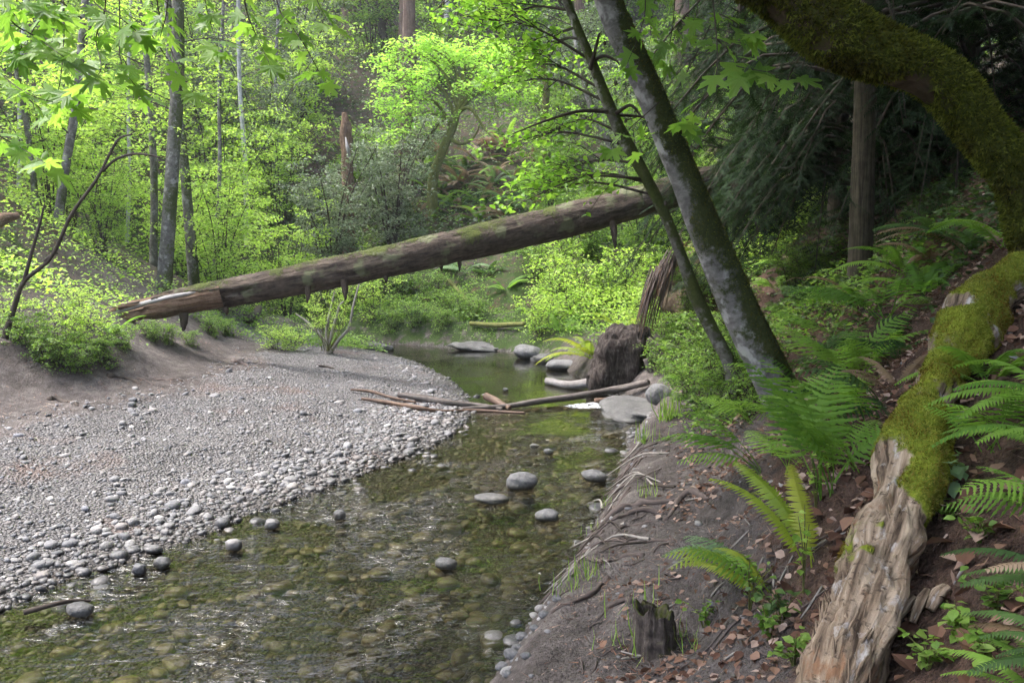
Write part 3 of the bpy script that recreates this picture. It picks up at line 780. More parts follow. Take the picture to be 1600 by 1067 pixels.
THIN = [(1138, 565, 7.4), (1112, 515, 7.4), (1088, 465, 7.4), (1062, 395, 7.4), (1036, 330, 7.4), (998, 258, 7.4), (962, 192, 7.4), (922, 92, 7.4), (888, 10, 7.4), (850, -80, 7.4)]
thin, thin_path, thin_r, tt, tms = leaning_tree('thin_alder', 'thin dark leaning tree just behind the thick leaning trunk', THIN, [20, 18, 17, 15, 15, 14, 13, 12, 11, 10], M['thin_bark'], 53, 18, .3,
    extra_top=([(-.6, .2, 1.2), (-1.0, .3, 2.6)], [.06, .02]))
tag(thin, 'thin dark leaning tree just behind the thick leaning trunk', 'tree')

# --- arching moss covered maple at the upper right
ARCH = [(1650, 440, 4.3), (1618, 358, 4.3), (1592, 285, 4.28), (1558, 236, 4.26), (1530, 201, 4.24), (1488, 144, 4.2), (1440, 110, 4.16), (1335, 68, 4.1), (1270, 30, 4.05), (1220, -5, 4.02), (1130, -55, 3.9), (1000, -140, 3.8)]
ARCHW = [88, 70, 60, 55, 52, 54, 54, 64, 64, 60, 55, 45]
def build_arch():
    wp = [at(*p) for p in ARCH]; rs = px_radius(ARCHW, ARCH)
    wp = [wp[0] + np.array([.10, 0, -.5])] + wp + [wp[-1] + np.array([-.7, -.2, .6]), wp[-1] + np.array([-1.6, -.3, 1.6])]
    rs = [rs[0] * 1.2] + rs + [.08, .03]
    n = 300; path = spline(wp, n); r = interp_r(rs, n)
    root = empty('mossy_maple', (wp[1][0], wp[1][1], gz(*wp[1][:2])))
    tag(root, 'massive moss covered trunk arching overhead at the upper right', 'tree')
    mossf = lambda P, tc, rad: np.clip(.74 + .30 * rad[:, 2] - .08 * rad[:, 0] + .55 * fbm(P * 3.2, 3, 61), 0, 1)
    t = tube(path, r, 56, (False, True), bark_disp(.012, 12, 62, mossf, .02, .035))
    ms = mossf(t['V'], t['tc'], t['rad'])
    mkT('trunk', t, M['moss_bark'], root, attrs={'moss': ms})
    f = fuzz(t['V'], t['rad'], ms, t['F'][0], 110000, .024, 63, .38)
    tag(mk('moss', f[0], f[1], M['moss_fuzz_arch'], root), kind='stuff')
    return root, path
arch, arch_path = build_arch()

# --- rotten mossy log in the right foreground
ROT = [(1300, 1110), (1330, 1010), (1364, 920), (1392, 830), (1418, 745), (1445, 660), (1476, 575), (1515, 505), (1570, 455), (1640, 425), (1740, 400)]
ROTW = [116, 108, 98, 88, 76, 68, 64, 64, 64, 64, 64]
def build_rotten():
    d = [1.72, 1.9, 2.08, 2.28, 2.5, 2.78, 3.05, 3.3, 3.5, 3.6, 3.65]; wp, rs = [], []
    for (px, py), w, dd in zip(ROT, ROTW, d):
        wp.append(at(px, py, dd)); rs.append(w / 2 / F_PX * dd)
    n = 560; path = spline(wp, n); r = interp_r(rs, n)
    L = np.linspace(0, 1, n)
    root = empty('rotten_log', (wp[0][0], wp[0][1], gz(*wp[0][:2])))
    tag(root, 'rotten log on the right slope, mossy above and splintered pale wood below', 'log')
    def mossf(P, tc, rad):
        s = tc[:, 2]
        g = sstep(.72, .95, s + .22 * fbm(P * 7, 2, 71) + .14 * rad[:, 0])
        patch = np.exp(-((s - .52) / .12) ** 2) * (rad[:, 0] < -.15) * 1.1
        return np.clip((.50 + .34 * rad[:, 2] + .15 * rad[:, 0] + 1.1 * fbm(P * 8, 3, 72)) * np.maximum(g, patch * .8), 0, 1) * (rad[:, 2] > -.55)
    def disp(P, tc, rad, rr):
        s = tc[:, 2]; bare = 1 - np.clip(mossf(P, tc, rad) * 1.6, 0, 1)
        d_ = .012 * fbm(tc * np.array([50, 50, 9]), 3, 73) + .006 * bare * noise(tc * np.array([120, 120, 30]), 69) + .016 * fbm(tc * np.array([16, 16, 4]), 2, 74)
        chips = -.040 * bare * sstep(.12, .5, fbm(tc * np.array([20, 20, 4.5]), 3, 75)) * (s < 1.1)
        crack = -.05 * np.exp(-((s - 1.62 - .05 * noise(tc * 9, 78)) / .025) ** 2) * sstep(-.5, .4, rad[:, 0])
        hollow = -.035 * sstep(.95, .7, s) * sstep(.55, .8, rad[:, 0] * .9 + .15 * noise(tc * 6, 79))
        return d_ + chips + crack + hollow + .018 * (1 - bare) + .03 * noise(P * 5, 76) + .012 * noise(P * 13, 70)
    t = tube(path, r, 110, (True, True), disp)
    ms = mossf(t['V'], t['tc'], t['rad'])
    mkT('body', t, M['rotten'], root, attrs={'moss': ms})
    f = fuzz(t['V'], t['rad'], ms, t['F'][0], 50000, .0085, 77, .5)
    tag(mk('moss', f[0], f[1], M['moss_fuzz'], root), kind='stuff')
    rg = np.random.default_rng(9)
    for k in range(110):                                       # loose splinters along the bare wood
        s = rg.uniform(.02, .30); i = int(s * n); a = rg.uniform(-.9, 1.5)
        T, N, B = frames(path)
        nr = N[i] * math.cos(a) + B[i] * math.sin(a) * -1
        p = path[i] + nr * r[i] * .98
        dirv = unit(T[i] + .25 * rg.normal(0, 1, 3) + .15 * nr)
        ln, w = rg.uniform(.03, .12), rg.uniform(.002, .007)
        pp = spline([p - dirv * ln / 2, p + nr * .006, p + dirv * ln / 2 + nr * .012], 5)
        tb = tube(pp, [w * .4, w, w * .2], 5, (True, True))
        mkT('splinter', tb, M['rotten'], root, attrs={'moss': np.zeros(len(tb['V']))})
build_rotten()

# --- chunks of split wood beside the rotten log
def plank_chunk(px, py, px2, py2, w, name, label, mat='rotten'):
    a, b = hit(px, py), hit(px2, py2); a[2] += .02; b[2] += .03
    r = w / 2 / F_PX * np.linalg.norm(a - [0, 0, CAM_Z])
    tb = tube(spline([a, (a + b) / 2 + [0, 0, .01], b], 14), [r * .6, r, r * .7], 10, (True, True), lambda P, tc, rad, rr: .2 * r * fbm(tc * np.array([60, 60, 6]), 2, 80) - .35 * rr * np.abs(rad[:, 2]))
    o = mkT(name, tb, M[mat], origin=(a + b) / 2, attrs={'moss': np.zeros(len(tb['V']))}); return tag(o, label, 'wood')
plank_chunk(1425, 985, 1448, 940, 16, 'wood_chunk', 'upright pale split of wood beside the rotten log')
plank_chunk(1452, 965, 1478, 935, 22, 'wood_chunk', 'broad pale wood chip lying in leaf litter by the rotten log')
plank_chunk(1395, 990, 1425, 950, 18, 'wood_chunk', 'dark sided wood piece tucked against the rotten log')
plank_chunk(1490, 925, 1512, 905, 5, 'wood_chunk', 'thin white splinter on the leaf litter', 'drift_pale')

# --- small stump on the dirt path
def build_stump():
    b = hit(1022, 1012); s = np.linalg.norm(b - [0, 0, CAM_Z]) / F_PX
    r = 30 * s; h = 62 * s
    root = empty('cut_stump', b); tag(root, 'small dark rotting stump with ragged rim and moss on the dirt path', 'stump')
    path = spline([b + [0, 0, -.05], b + [0, 0, h * .4], b + [0, .01, h]], 26)
    def disp(P, tc, rad, rr):
        ang = np.arctan2(rad[:, 1], rad[:, 0])
        return .02 * fbm(np.stack([np.cos(ang) * 4, np.sin(ang) * 4, P[:, 2] * 3], 1), 3, 81) + .010 * fbm(P * 40, 2, 82) + .02 * sstep(.05, -.05, P[:, 2] - b[2])
    t = tube(path, [r * 1.1, r, r * .96], 44, (False, False), disp)
    top = np.abs(t['V'][:, 2] - path[-1, 2]) < .12 * h
    ang = np.arctan2(t['rad'][:, 1], t['rad'][:, 0])
    drop = np.clip(.30 * h * (fbm(np.stack([np.cos(ang) * 2.5, np.sin(ang) * 2.5, 0 * ang], 1), 3, 83) + .25 - .3 * np.cos(ang - 3.0)), -.02, .5 * h)
    hh = np.clip((t['V'][:, 2] - b[2]) / h, 0, 1)
    t['V'][:, 2] -= drop * hh ** 2
    # inner bowl
    nseg = 44; last = np.arange(len(t['V']) - nseg, len(t['V']))
    ring = t['V'][last]; c = ring.mean(0)
    rings = [ring]; F = list(t['F'][0]); V = [t['V']]; off = len(t['V']); prev = last
    for f_, dz in ((.82, -.012), (.6, -.05), (.3, -.06)):
        rr = c + (ring - c) * f_; rr[:, 2] = rr[:, 2] * .6 + c[2] * .4 + dz
        rr += .008 * noise(rr * 60, 84)[:, None]
        V.append(rr); cur = np.arange(off, off + nseg); k2 = np.roll(np.arange(nseg), -1)
        F += list(np.stack([prev, prev[k2], cur[k2], cur], 1)); prev = cur; off += nseg
    V.append((c + [0, 0, -.06])[None]); tri = np.stack([prev, np.roll(prev, -1), np.full(nseg, off)], 1)
    mk('body', np.vstack(V), [np.array(F), tri], M['stump'], root)
build_stump()

# --- driftwood dam and other logs in the stream
def drift(pts, widths, name, label, mat, seed, z=0.0, seg=12, ground=False, cat='log'):
    wp = []
    for (px, py, dz) in pts:
        p = hit(px, py) if ground else onplane(px, py, z)
        p = p + np.array([0, 0, 0.0]); wp.append(p)
    rs = [w / 2 / F_PX * np.linalg.norm(p - [0, 0, CAM_Z]) for w, p in zip(widths, wp)]
    wp = [p + np.array([0, 0, r * .5 + q[2]]) for p, r, q in zip(wp, rs, pts)]
    n = 12 * len(wp)
    t = tube(spline(wp, n), interp_r(rs, n), seg, (True, True), lambda P, tc, rad, rr: .12 * rr * fbm(tc * np.array([20, 20, 4]), 3, seed) + .10 * rr * noise(P * 6, seed))
    o = mkT(name, t, M[mat], origin=wp[0], attrs={'moss': np.zeros(len(t['V']))}); return tag(o, label, cat)
drift([(1012, 612, .10), (960, 620, .07), (900, 628, .05), (845, 634, .04), (790, 639, .02), (720, 640, 0)], [10, 11, 11, 10, 8, 6], 'driftwood_log', 'grey barked log spanning from the bedrock shelf to midstream', 'drift', 91, ground=True)
drift([(622, 622, .03), (660, 628, .03), (700, 634, .02), (745, 638, .02), (785, 641, 0)], [7, 10, 10, 9, 7], 'driftwood_log', 'short pale log lying half on the gravel in the dam', 'drift', 92, ground=True)
drift([(565, 628, .03), (610, 635, .03), (650, 641, .02), (690, 644, .0), (745, 643, 0), (820, 646, 0)], [5, 7, 7, 6, 6, 4], 'driftwood_log', 'orange brown peeled branch lowest in the dam', 'drift_brown', 93, ground=True)
drift([(548, 612, .02), (580, 617, .03), (615, 626, .02), (650, 632, .02)], [3, 5, 5, 3], 'driftwood_stick', 'thin twisted stick at the gravel end of the dam', 'drift_brown', 94, cat='stick', ground=True)
drift([(758, 634, .10), (775, 636, .05), (797, 640, .0)], [12, 12, 8], 'driftwood_chunk', 'stubby broken wood chunk sticking up from the dam', 'drift_brown', 95)
drift([(855, 600, .02), (890, 607, .02), (932, 608, .06)], [11, 14, 16], 'driftwood_log', 'short whitish barkless log in the pool beside the rotten stump', 'drift_pale', 96)
drift([(930, 632, .03), (965, 630, .04), (975, 627, .05)], [8, 8, 5], 'driftwood_stick', 'dark stick beneath the grey barked dam log', 'drift_brown', 97, cat='stick')
drift([(38, 968, .03), (80, 962, .05), (112, 952, .04), (142, 945, .02)], [8, 7, 6, 3], 'wet_stick', 'wet black stick lying over cobbles at the lower left shore', 'twig', 98, cat='stick')
drift([(497, 573, .01), (512, 575, .01), (522, 577, .01)], [3, 3, 2], 'driftwood_stick', 'tiny dark stick alone on the far gravel', 'twig', 99, ground=True, cat='stick')
drift([(735, 515, .1), (775, 518, .1), (820, 516, .1)], [7, 8, 7], 'mossy_pole', 'thin mossy pole lying along the far bank above the pool', 'moss_twig', 100, ground=True)
drift([(700, 445, .1), (730, 480, .1), (745, 500, .1)], [6, 7, 6], 'mossy_pole', 'mossy pole leaning down the fern bank behind the pool', 'moss_twig', 101, ground=True)
drift([(-240, 470, .1), (-60, 425, .35), (0, 404, .45), (30, 398, .5)], [24, 24, 20, 9], 'log_end', 'pinkish broken log end poking in at the left edge', 'log_wood', 102, ground=True)
drift([(380, 505, .05), (395, 510, .12), (405, 500, .2)], [14, 16, 10], 'dead_stump', 'small dark dead stump beside the gap in the left bank', 'twig', 103, ground=True, cat='stump')

# pale sheet painting the sky's reflection where the stream spills under the dam
def build_sky_reflection():
    c = [onplane(px, py, .012) for px, py in [(880, 634), (915, 629), (955, 629), (972, 633), (950, 637), (905, 638)]]
    c = np.array(c); m = c.mean(0); ring = spline(np.vstack([c, c[:1]]), 40)[:-1]
    V = np.vstack([m[None], m + (ring - m) * .5, ring]); V[:, 2] += .006 * noise(V * 25, 3)
    V[1:41 - 1, 2] += .012
    n = len(ring); k = np.arange(n); k2 = (k + 1) % n
    T = np.vstack([np.stack([0 * k, 1 + k, 1 + k2], 1), np.stack([1 + k, 1 + n + k, 1 + n + k2], 1), np.stack([1 + k, 1 + n + k2, 1 + k2], 1)])
    tag(mk('sky_reflection', V, T, M['sky_reflection']), 'painted white sky reflection below the driftwood dam', kind='stuff')
build_sky_reflection()

# --- rotten block beside the pool and the root hung bank above it
def blob(name, center, size, mat, seed, label, cat, rot=0, lump=.22, parent=None, axis_tilt=(0, 0)):
    v, f = pebble_shape(seed, 40, 28)
    v = np.sign(v) * np.abs(v) ** .75
    v = v * (1 + lump * fbm(v * 1.8 + seed, 4, seed)[:, None] + .05 * fbm(v * 9, 2, seed)[:, None]) * np.array(size)
    R = np.array(Euler((axis_tilt[0], axis_tilt[1], rot)).to_matrix()); v = v @ R.T
    o = mk(name, v + center, f, M[mat], parent, None if parent else center, attrs={'tc': v, 'moss': np.clip(.2 + .5 * fbm(v * 5, 2, seed), 0, 1)})
    return tag(o, label, cat) if label else o
c = at(968, 558, 11.7)
blk = empty('rotten_block', (c[0], c[1], 0)); tag(blk, 'dark weathered stump block at the right edge of the pool', 'stump')
def wood_block():
    v, f = pebble_shape(5, 60, 40)
    v = np.sign(v) * np.abs(v) ** .55
    v = v * np.array([.24 - .06 * v[:, 2], .3, .42])[None] if False else np.stack([v[:, 0] * (.36 - .05 * v[:, 2]), v[:, 1] * .30, v[:, 2] * .42], 1)
    v[:, 0] += .26 * v[:, 2]
    n_ = unit(v)
    v = v + n_ * (.10 * fbm(v * np.array([5, 5, 1.6]), 3, 7) + .06 * fbm(v * np.array([22, 22, 5]), 3, 8) - .10 * sstep(.1, .5, fbm(v * 4.5, 3, 9)) * (v[:, 1] < 0))[:, None]
    mk('body', v + c + [0, .1, -.05], f, M['block_wood'], blk, attrs={'tc': v, 'moss': np.zeros(len(v))})
wood_block()
for k, (a, b, cc) in enumerate([((1010, 560), (1020, 600), (1000, 620)), ((1012, 530), (1030, 545), (1044, 570))]):
    mkT('root', tube(spline([at(*a, 11.4), at(*b, 11.35), at(*cc, 11.3)], 20), [.04, .028, .010], 8, (True, True), lambda P, tc, rad, rr: .01 * noise(P * 15, k)), M['drift'], blk)
c = at(1052, 468, 12.2)
rb = empty('root_bank', (c[0], c[1], gz(c[0], c[1]))); tag(rb, 'overhanging earth bank curtained with hanging brown roots', 'root mass')
blob('earth', c + np.array([.42, .45, -.08]), (.48, .42, .60), 'moss_bark', 7, None, None, 0, .55, rb, (0, -.45))
rg = np.random.default_rng(12)
for k in range(130):
    u = rg.random(); px0, py0 = 1062 - 52 * u, 385 + 55 * u + rg.normal(0, 8); L = rg.uniform(40, 115); dx = -.32 * L + rg.normal(0, 5)
    Y0 = 11.55 + .15 * (u - .5) ** 2 + rg.normal(0, .04)
    p = spline([at(px0 + 6, py0 - 4, Y0 + .2), at(px0 + dx * .3, py0 + L * .4, Y0), at(px0 + dx * .75, py0 + L, Y0 + rg.normal(0, .03))], 9)
    mkT('root', tube(p, [.011, .008, .002], 4, (False, True)), M[['root', 'root', 'log_wood', 'twig'][k % 4]], rb)

# --- surface roots, draped on the ground from traced paths
def ground_root(pts, w0, w1, label, mat='root', lift=.12, cat='root'):
    wp = []; 
    for (px, py) in pts: wp.append(hit(px, py))
    path = spline(wp, 10 * len(wp)); n = len(path)
    d0 = np.linalg.norm(wp[0] - [0, 0, CAM_Z]) / F_PX
    r = np.linspace(w0, w1, n) / 2 * d0 * (1 + .45 * noise(np.stack([np.arange(n) * .23, 0 * np.arange(n) + w0, 0 * np.arange(n)], 1), 6))
    path[:, 2] = np.maximum(H(path[:, 0], path[:, 1]), 0) + r * lift + .010 * noise(path * 9, 4)
    path[0, 2] -= .03; path[-1, 2] -= .03
    t = tube(path, r, 9, (True, True), lambda P, tc, rad, rr: .25 * rr * fbm(P * 18, 2, 5))
    o = mkT('tree_root', t, M[mat], origin=wp[0]); return tag(o, label, cat)
ROOTS = [
 ([(1128, 762), (1085, 770), (1062, 782), (1050, 800), (1040, 812)], 11, 7, 'reddish root curving over the crest of the dirt path'),
 ([(1060, 780), (1020, 786), (985, 792), (950, 812), (925, 840), (912, 868)], 12, 7, 'long dark root running down the bank edge to the water'),
 ([(1030, 800), (990, 800), (958, 812), (935, 832), (918, 852)], 8, 4, 'thin root lying along the long dark root'),
 ([(1018, 812), (985, 822), (955, 838), (930, 866)], 6, 3, 'slender root halfway down the bank edge'),
 ([(1022, 815), (1005, 818), (990, 823)], 6, 4, 'short stubby root end on the bare dirt'),
 ([(1055, 842), (1035, 845), (1010, 848)], 7, 5, 'flat root stub in the middle of the path'),
 ([(1050, 835), (1045, 850), (1020, 866)], 6, 3, 'kinked thin root below the flat stub'),
 ([(1005, 868), (975, 870), (948, 878)], 8, 4, 'straight root jutting over the water edge'),
 ([(950, 900), (930, 925), (905, 938), (880, 945), (862, 957)], 9, 5, 'root curling at the bank foot left of the stump'),
 ([(985, 942), (960, 946), (940, 948)], 9, 6, 'stub root touching the left side of the stump'),
 ([(975, 970), (955, 975), (940, 985)], 7, 4, 'low root beside the base of the stump'),
 ([(985, 760), (965, 790), (948, 808)], 6, 3, 'root hanging along the undercut bank corner'),
 ([(1000, 840), (975, 850), (950, 870), (935, 890)], 5, 2, 'fine rootlet crossing the worn dirt'),
 ([(1090, 800), (1075, 805), (1062, 815)], 5, 3, 'pale rootlet near the path crest'),
 ([(170, 588), (195, 592), (222, 602)], 8, 4, 'dark exposed root on the left dirt bank'),
 ([(215, 592), (230, 596), (240, 602)], 5, 3, 'short thin root beside the dark exposed one'),
 ([(235, 588), (262, 594), (286, 596)], 6, 3, 'flat root at the top of the left dirt slope'),
 ([(78, 624), (95, 626), (122, 634)], 9, 5, 'dark root scar low on the left dirt slope'),
 ([(365, 565), (378, 568), (388, 572)], 8, 4, 'small dark root bump on the dirt near the gravel'),
 ([(155, 597), (165, 606), (168, 610)], 4, 2, 'tiny hooked root on the left dirt slope'),
]
for q in ROOTS: ground_root(*q[:3], q[3], 'twig' if 'dark' in q[3] and 'left' in q[3] else 'root')
# ------------------------------------------------------------------ plant builders
def grow(rg, stems, n_twig, twig_len, leaf_n, leaf_size, t0=.3, rise=.15, lat=.07, leaf_shape=None, tilt=.55, droop=.25, azf=None, taper=.35, twig_r=.006, sub=2):
    """stems: list of (path, radii, seg). Twigs leave the stems, leaves sit along the twigs. Returns wood tube, leaf V, leaf F"""
    wood, LP, LF = [], [], []
    for path, rad, seg in stems:
        wood.append(tube(path, rad, seg))
        L = np.linalg.norm(path[-1] - path[0])
        for k in range(n_twig):
            t = t0 + (1 - t0) * (k + rg.random()) / n_twig
            p = path_at(path, t)
            az = azf(rg) if azf else rg.uniform(0, 2 * math.pi)
            ln = twig_len * (1 - taper * (t - t0) / (1 - t0)) * rg.uniform(.5, 1.15)
            d = np.array([math.cos(az), math.sin(az), rise + rg.normal(0, .25)])
            q = p + unit(d) * ln * .55 + np.array([0, 0, .04 * ln]); e = p + unit(d) * ln + np.array([0, 0, -.12 * ln])
            tp = spline([p, q, e], 6)
            wood.append(tube(tp, [twig_r, twig_r * .7, twig_r * .3], 3))
            subs = [tp]
            for s_ in range(sub):
                b = path_at(tp, rg.uniform(.3, .9)); a2 = az + rg.choice([-1, 1]) * rg.uniform(.5, 1.1)
                d2 = np.array([math.cos(a2), math.sin(a2), rise * .5 + rg.normal(0, .2)])
                e2 = b + unit(d2) * ln * rg.uniform(.3, .55)
                sp = spline([b, (b + e2) / 2 + [0, 0, .02], e2], 4); subs.append(sp)
                wood.append(tube(sp, [twig_r * .6, twig_r * .25], 3))
            m = max(1, leaf_n // len(subs))
            for sp in subs:
                tt = rg.uniform(.12, 1.0, m) * (len(sp) - 1); i = np.minimum(tt.astype(int), len(sp) - 2); f = (tt - i)[:, None]
                LP.append(sp[i] * (1 - f) + sp[i + 1] * f + rg.normal(0, 1, (m, 3)) * np.array([lat, lat, lat * .5]))
    P = np.vstack(LP); f, nn = rand_leaf_dirs(rg, len(P), tilt, droop)
    V, F = leafmesh(P, f, nn, leaf_size * rg.uniform(.55, 1.2, len(P)), leaf_shape or shape_diamond())
    return joinT(wood), V, F

def shrub_proto(seed, h, spread, n_stem, n_twig, twig_len, leaf_n, leaf_size, mats, r0=.02, t0=.15, **kw):
    rg = np.random.default_rng(seed); stems = []
    for k in range(n_stem):
        az = 2 * math.pi * (k + rg.random() * .7) / n_stem; hh = h * rg.uniform(.65, 1.0); sp = spread * rg.uniform(.4, 1.0)
        e = np.array([math.cos(az) * sp, math.sin(az) * sp, hh]); m = np.array([e[0] * .35, e[1] * .35, hh * .55]) + rg.normal(0, .08, 3)
        stems.append((spline([np.array([.05 * math.cos(az), .05 * math.sin(az), -.1]), m, e], 10), [r0, r0 * .7, r0 * .25], 5))
    w, V, F = grow(rg, stems, n_twig, twig_len, leaf_n, leaf_size, t0, **kw)
    return (mkT('stem', w, M[mats[0]], link=False).data, mk('crown', V, F, M[mats[1]], smooth=False, link=False).data)

def place(proto, name, label, cat, x, y, sc=1.0, rz=None, group=None, z=None, names=('stem', 'crown'), szf=1.0):
    o = empty(name, (x, y, gz(x, y) if z is None else z), random.uniform(0, 6.28) if rz is None else rz)
    o.scale = (sc, sc, sc * szf)
    tag(o, label, cat, group)
    for n_, me in zip(names, proto):
        if me is None: continue
        c = bpy.data.objects.new(n_, me); C.objects.link(c); c.parent = o
    return o

def cover(name, label, n, region, mat, size, hmax, seed, shape=None, tilt=.5, clump=1.2, dens_fn=None, kind='stuff', lift=.02, parent=None, floor=.04):
    """low leafy ground cover over a region (x0,x1,y0,y1), denser in clumps"""
    rg = np.random.default_rng(seed)
    x, y = rg.uniform(region[0], region[1], n), rg.uniform(region[2], region[3], n)
    cl = fbm(np.stack([x, y, 0 * x], 1) * clump, 3, seed)
    keep = rg.random(n) < np.clip(.45 + 1.3 * cl, floor, 1) * (dens_fn(x, y) if dens_fn else 1)
    keep &= ~inside(x, y, WATER)
    x, y, cl = x[keep], y[keep], cl[keep]
    z0 = H(x, y); z = z0 + lift + hmax * np.clip(.35 + cl, .05, 1) * rg.random(len(x)) ** .7
    v = in_view(x, y, z, 420); x, y, z = x[v], y[v], z[v]
    f, nn = rand_leaf_dirs(rg, len(x), tilt, .15)
    V, F = leafmesh(np.stack([x, y, z], 1), f, nn, size * rg.uniform(.5, 1.3, len(x)), shape or shape_diamond())
    print(name, len(x))
    return tag(mk(name, V, F, M[mat], parent, smooth=False), label, kind=kind)

# ferns
def frond_mesh(kind, seed, mat, n=None):
    rg = np.random.default_rng(seed); V, T = [], []
    def add(v, t):
        o = len(V); V.extend(v); T.extend([[a + o for a in q] for q in t])
    bend = rg.uniform(.45, .7)
    def R(t): return np.array([.06 * math.sin(3 * t + seed), t - .12 * t * t, .62 * t - bend * t * t])
    for k in range(12):
        a, b = R(k / 12), R((k + 1) / 12); w = .006 * (1 - k / 13)
        add([a + [w, 0, 0], a - [w, 0, 0], a - [0, 0, w * 1.6], b + [w, 0, 0], b - [w, 0, 0], b - [0, 0, w * 1.6]], [(0, 3, 4), (0, 4, 1), (1, 4, 5), (1, 5, 2), (2, 5, 3), (2, 3, 0)])
    n = n or (14 if kind == 'lady' else 30)
    t_start = .30 if kind == 'lady' else .14
    for k in range(n):
        u = (k + .3) / n; t = t_start + (1 - t_start) * u
        c = R(t); d = unit(R(min(t + .02, 1.02)) - R(t - .02))
        if kind == 'lady': ln = .26 * (min(1, .55 + u * 2.2)) * (1 - u) ** .8 + .012
        else: ln = .115 * min(1, .55 + u * 3.0) * (1 - u) ** .45 + .008
        for s in (-1, 1):
            side = unit(np.array([s, 0, 0]) - d * d[0] * s)
            ax = unit(side + d * (.42 if kind == 'lady' else .22) + np.array([0, 0, -.22 + rg.normal(0, .08)]))
            l2 = ln * rg.uniform(.88, 1.08); nrm = unit(np.cross(ax, d) * s); wd = unit(np.cross(nrm, ax))
            if kind == 'lady':
                m = 9; st = []
                for j in range(m + 1):                                # a toothed blade, folded a little along its rib
                    v = j / m; pc = c + ax * l2 * v + d * .10 * l2 * v * v + np.array([0, 0, -.16 * l2 * v * v]); hw = (.016 * (l2 / .2) ** .5 * (1 - v) ** .55 + .0015) * (1.25 if j % 2 else .62) * rg.uniform(.85, 1.15)
                    st += [pc - wd * hw - nrm * hw * .25, pc, pc + wd * hw - nrm * hw * .25]
                add(st, [q for j in range(m) for q in ((3 * j, 3 * j + 1, 3 * j + 4), (3 * j, 3 * j + 4, 3 * j + 3), (3 * j + 1, 3 * j + 2, 3 * j + 5), (3 * j + 1, 3 * j + 5, 3 * j + 4))])
            else:
                w = .0125 + .004 * (1 - u); dz = np.array([0, 0, -1.0])
                m1 = c + ax * l2 * .45 + dz * .04 * l2; tip = c + ax * l2 + d * l2 * .10 + dz * .22 * l2
                add([c - wd * w * .6, c + wd * w * 1.1, m1 - wd * w * .8, m1 + wd * w * .8, tip], [(0, 1, 3), (0, 3, 2), (2, 3, 4)])
    return mk('frond', np.array(V), np.array(T), mat, smooth=False, link=False).data

FR = {}
for key, mat in (('lady', 'fern'), ('lady_blue', 'fern_blue'), ('lady_yellow', 'fern_yellow'), ('lady_dark', 'fern_dark')):
    FR[key] = [frond_mesh('lady', 3 + k * 7, M[mat]) for k in range(3)]
for key, mat in (('sword', 'fern'), ('sword_dark', 'fern_dark'), ('sword_yellow', 'fern_yellow'), ('sword_blue', 'fern_blue'), ('sword_dry', 'fern_dry')):
    FR[key] = [frond_mesh('sword', 5 + k * 5, M[mat]) for k in range(3)]

def fern(px, py, nf, length, key, label, az0=None, spread=math.pi * 2, pitch=(.1, .7), name='fern', group=None, pos=None, alt=None, flop=0.0):
    p = hit(px, py) if pos is None else np.array(pos, float)
    o = tag(empty(name, p), label, 'fern', group)
    for k in range(nf):
        az = (random.uniform(0, 6.28) if az0 is None else az0) + spread * ((k + random.uniform(-.3, .3)) / nf - (.5 if az0 is not None else 0))
        kk = alt if (alt and random.random() < .25) else key
        c = bpy.data.objects.new('frond', random.choice(FR[kk])); C.objects.link(c); c.parent = o
        # az: direction in the ground plane the frond points to (0 = +X)
        c.rotation_euler = Euler((random.uniform(*pitch) - flop, random.uniform(-.25, .25), az - math.pi / 2), 'XYZ')
        s = length * random.uniform(.75, 1.1); c.scale = (s, s, s)
        c.location = (random.uniform(-.03, .03), random.uniform(-.03, .03), -.01)
    return o

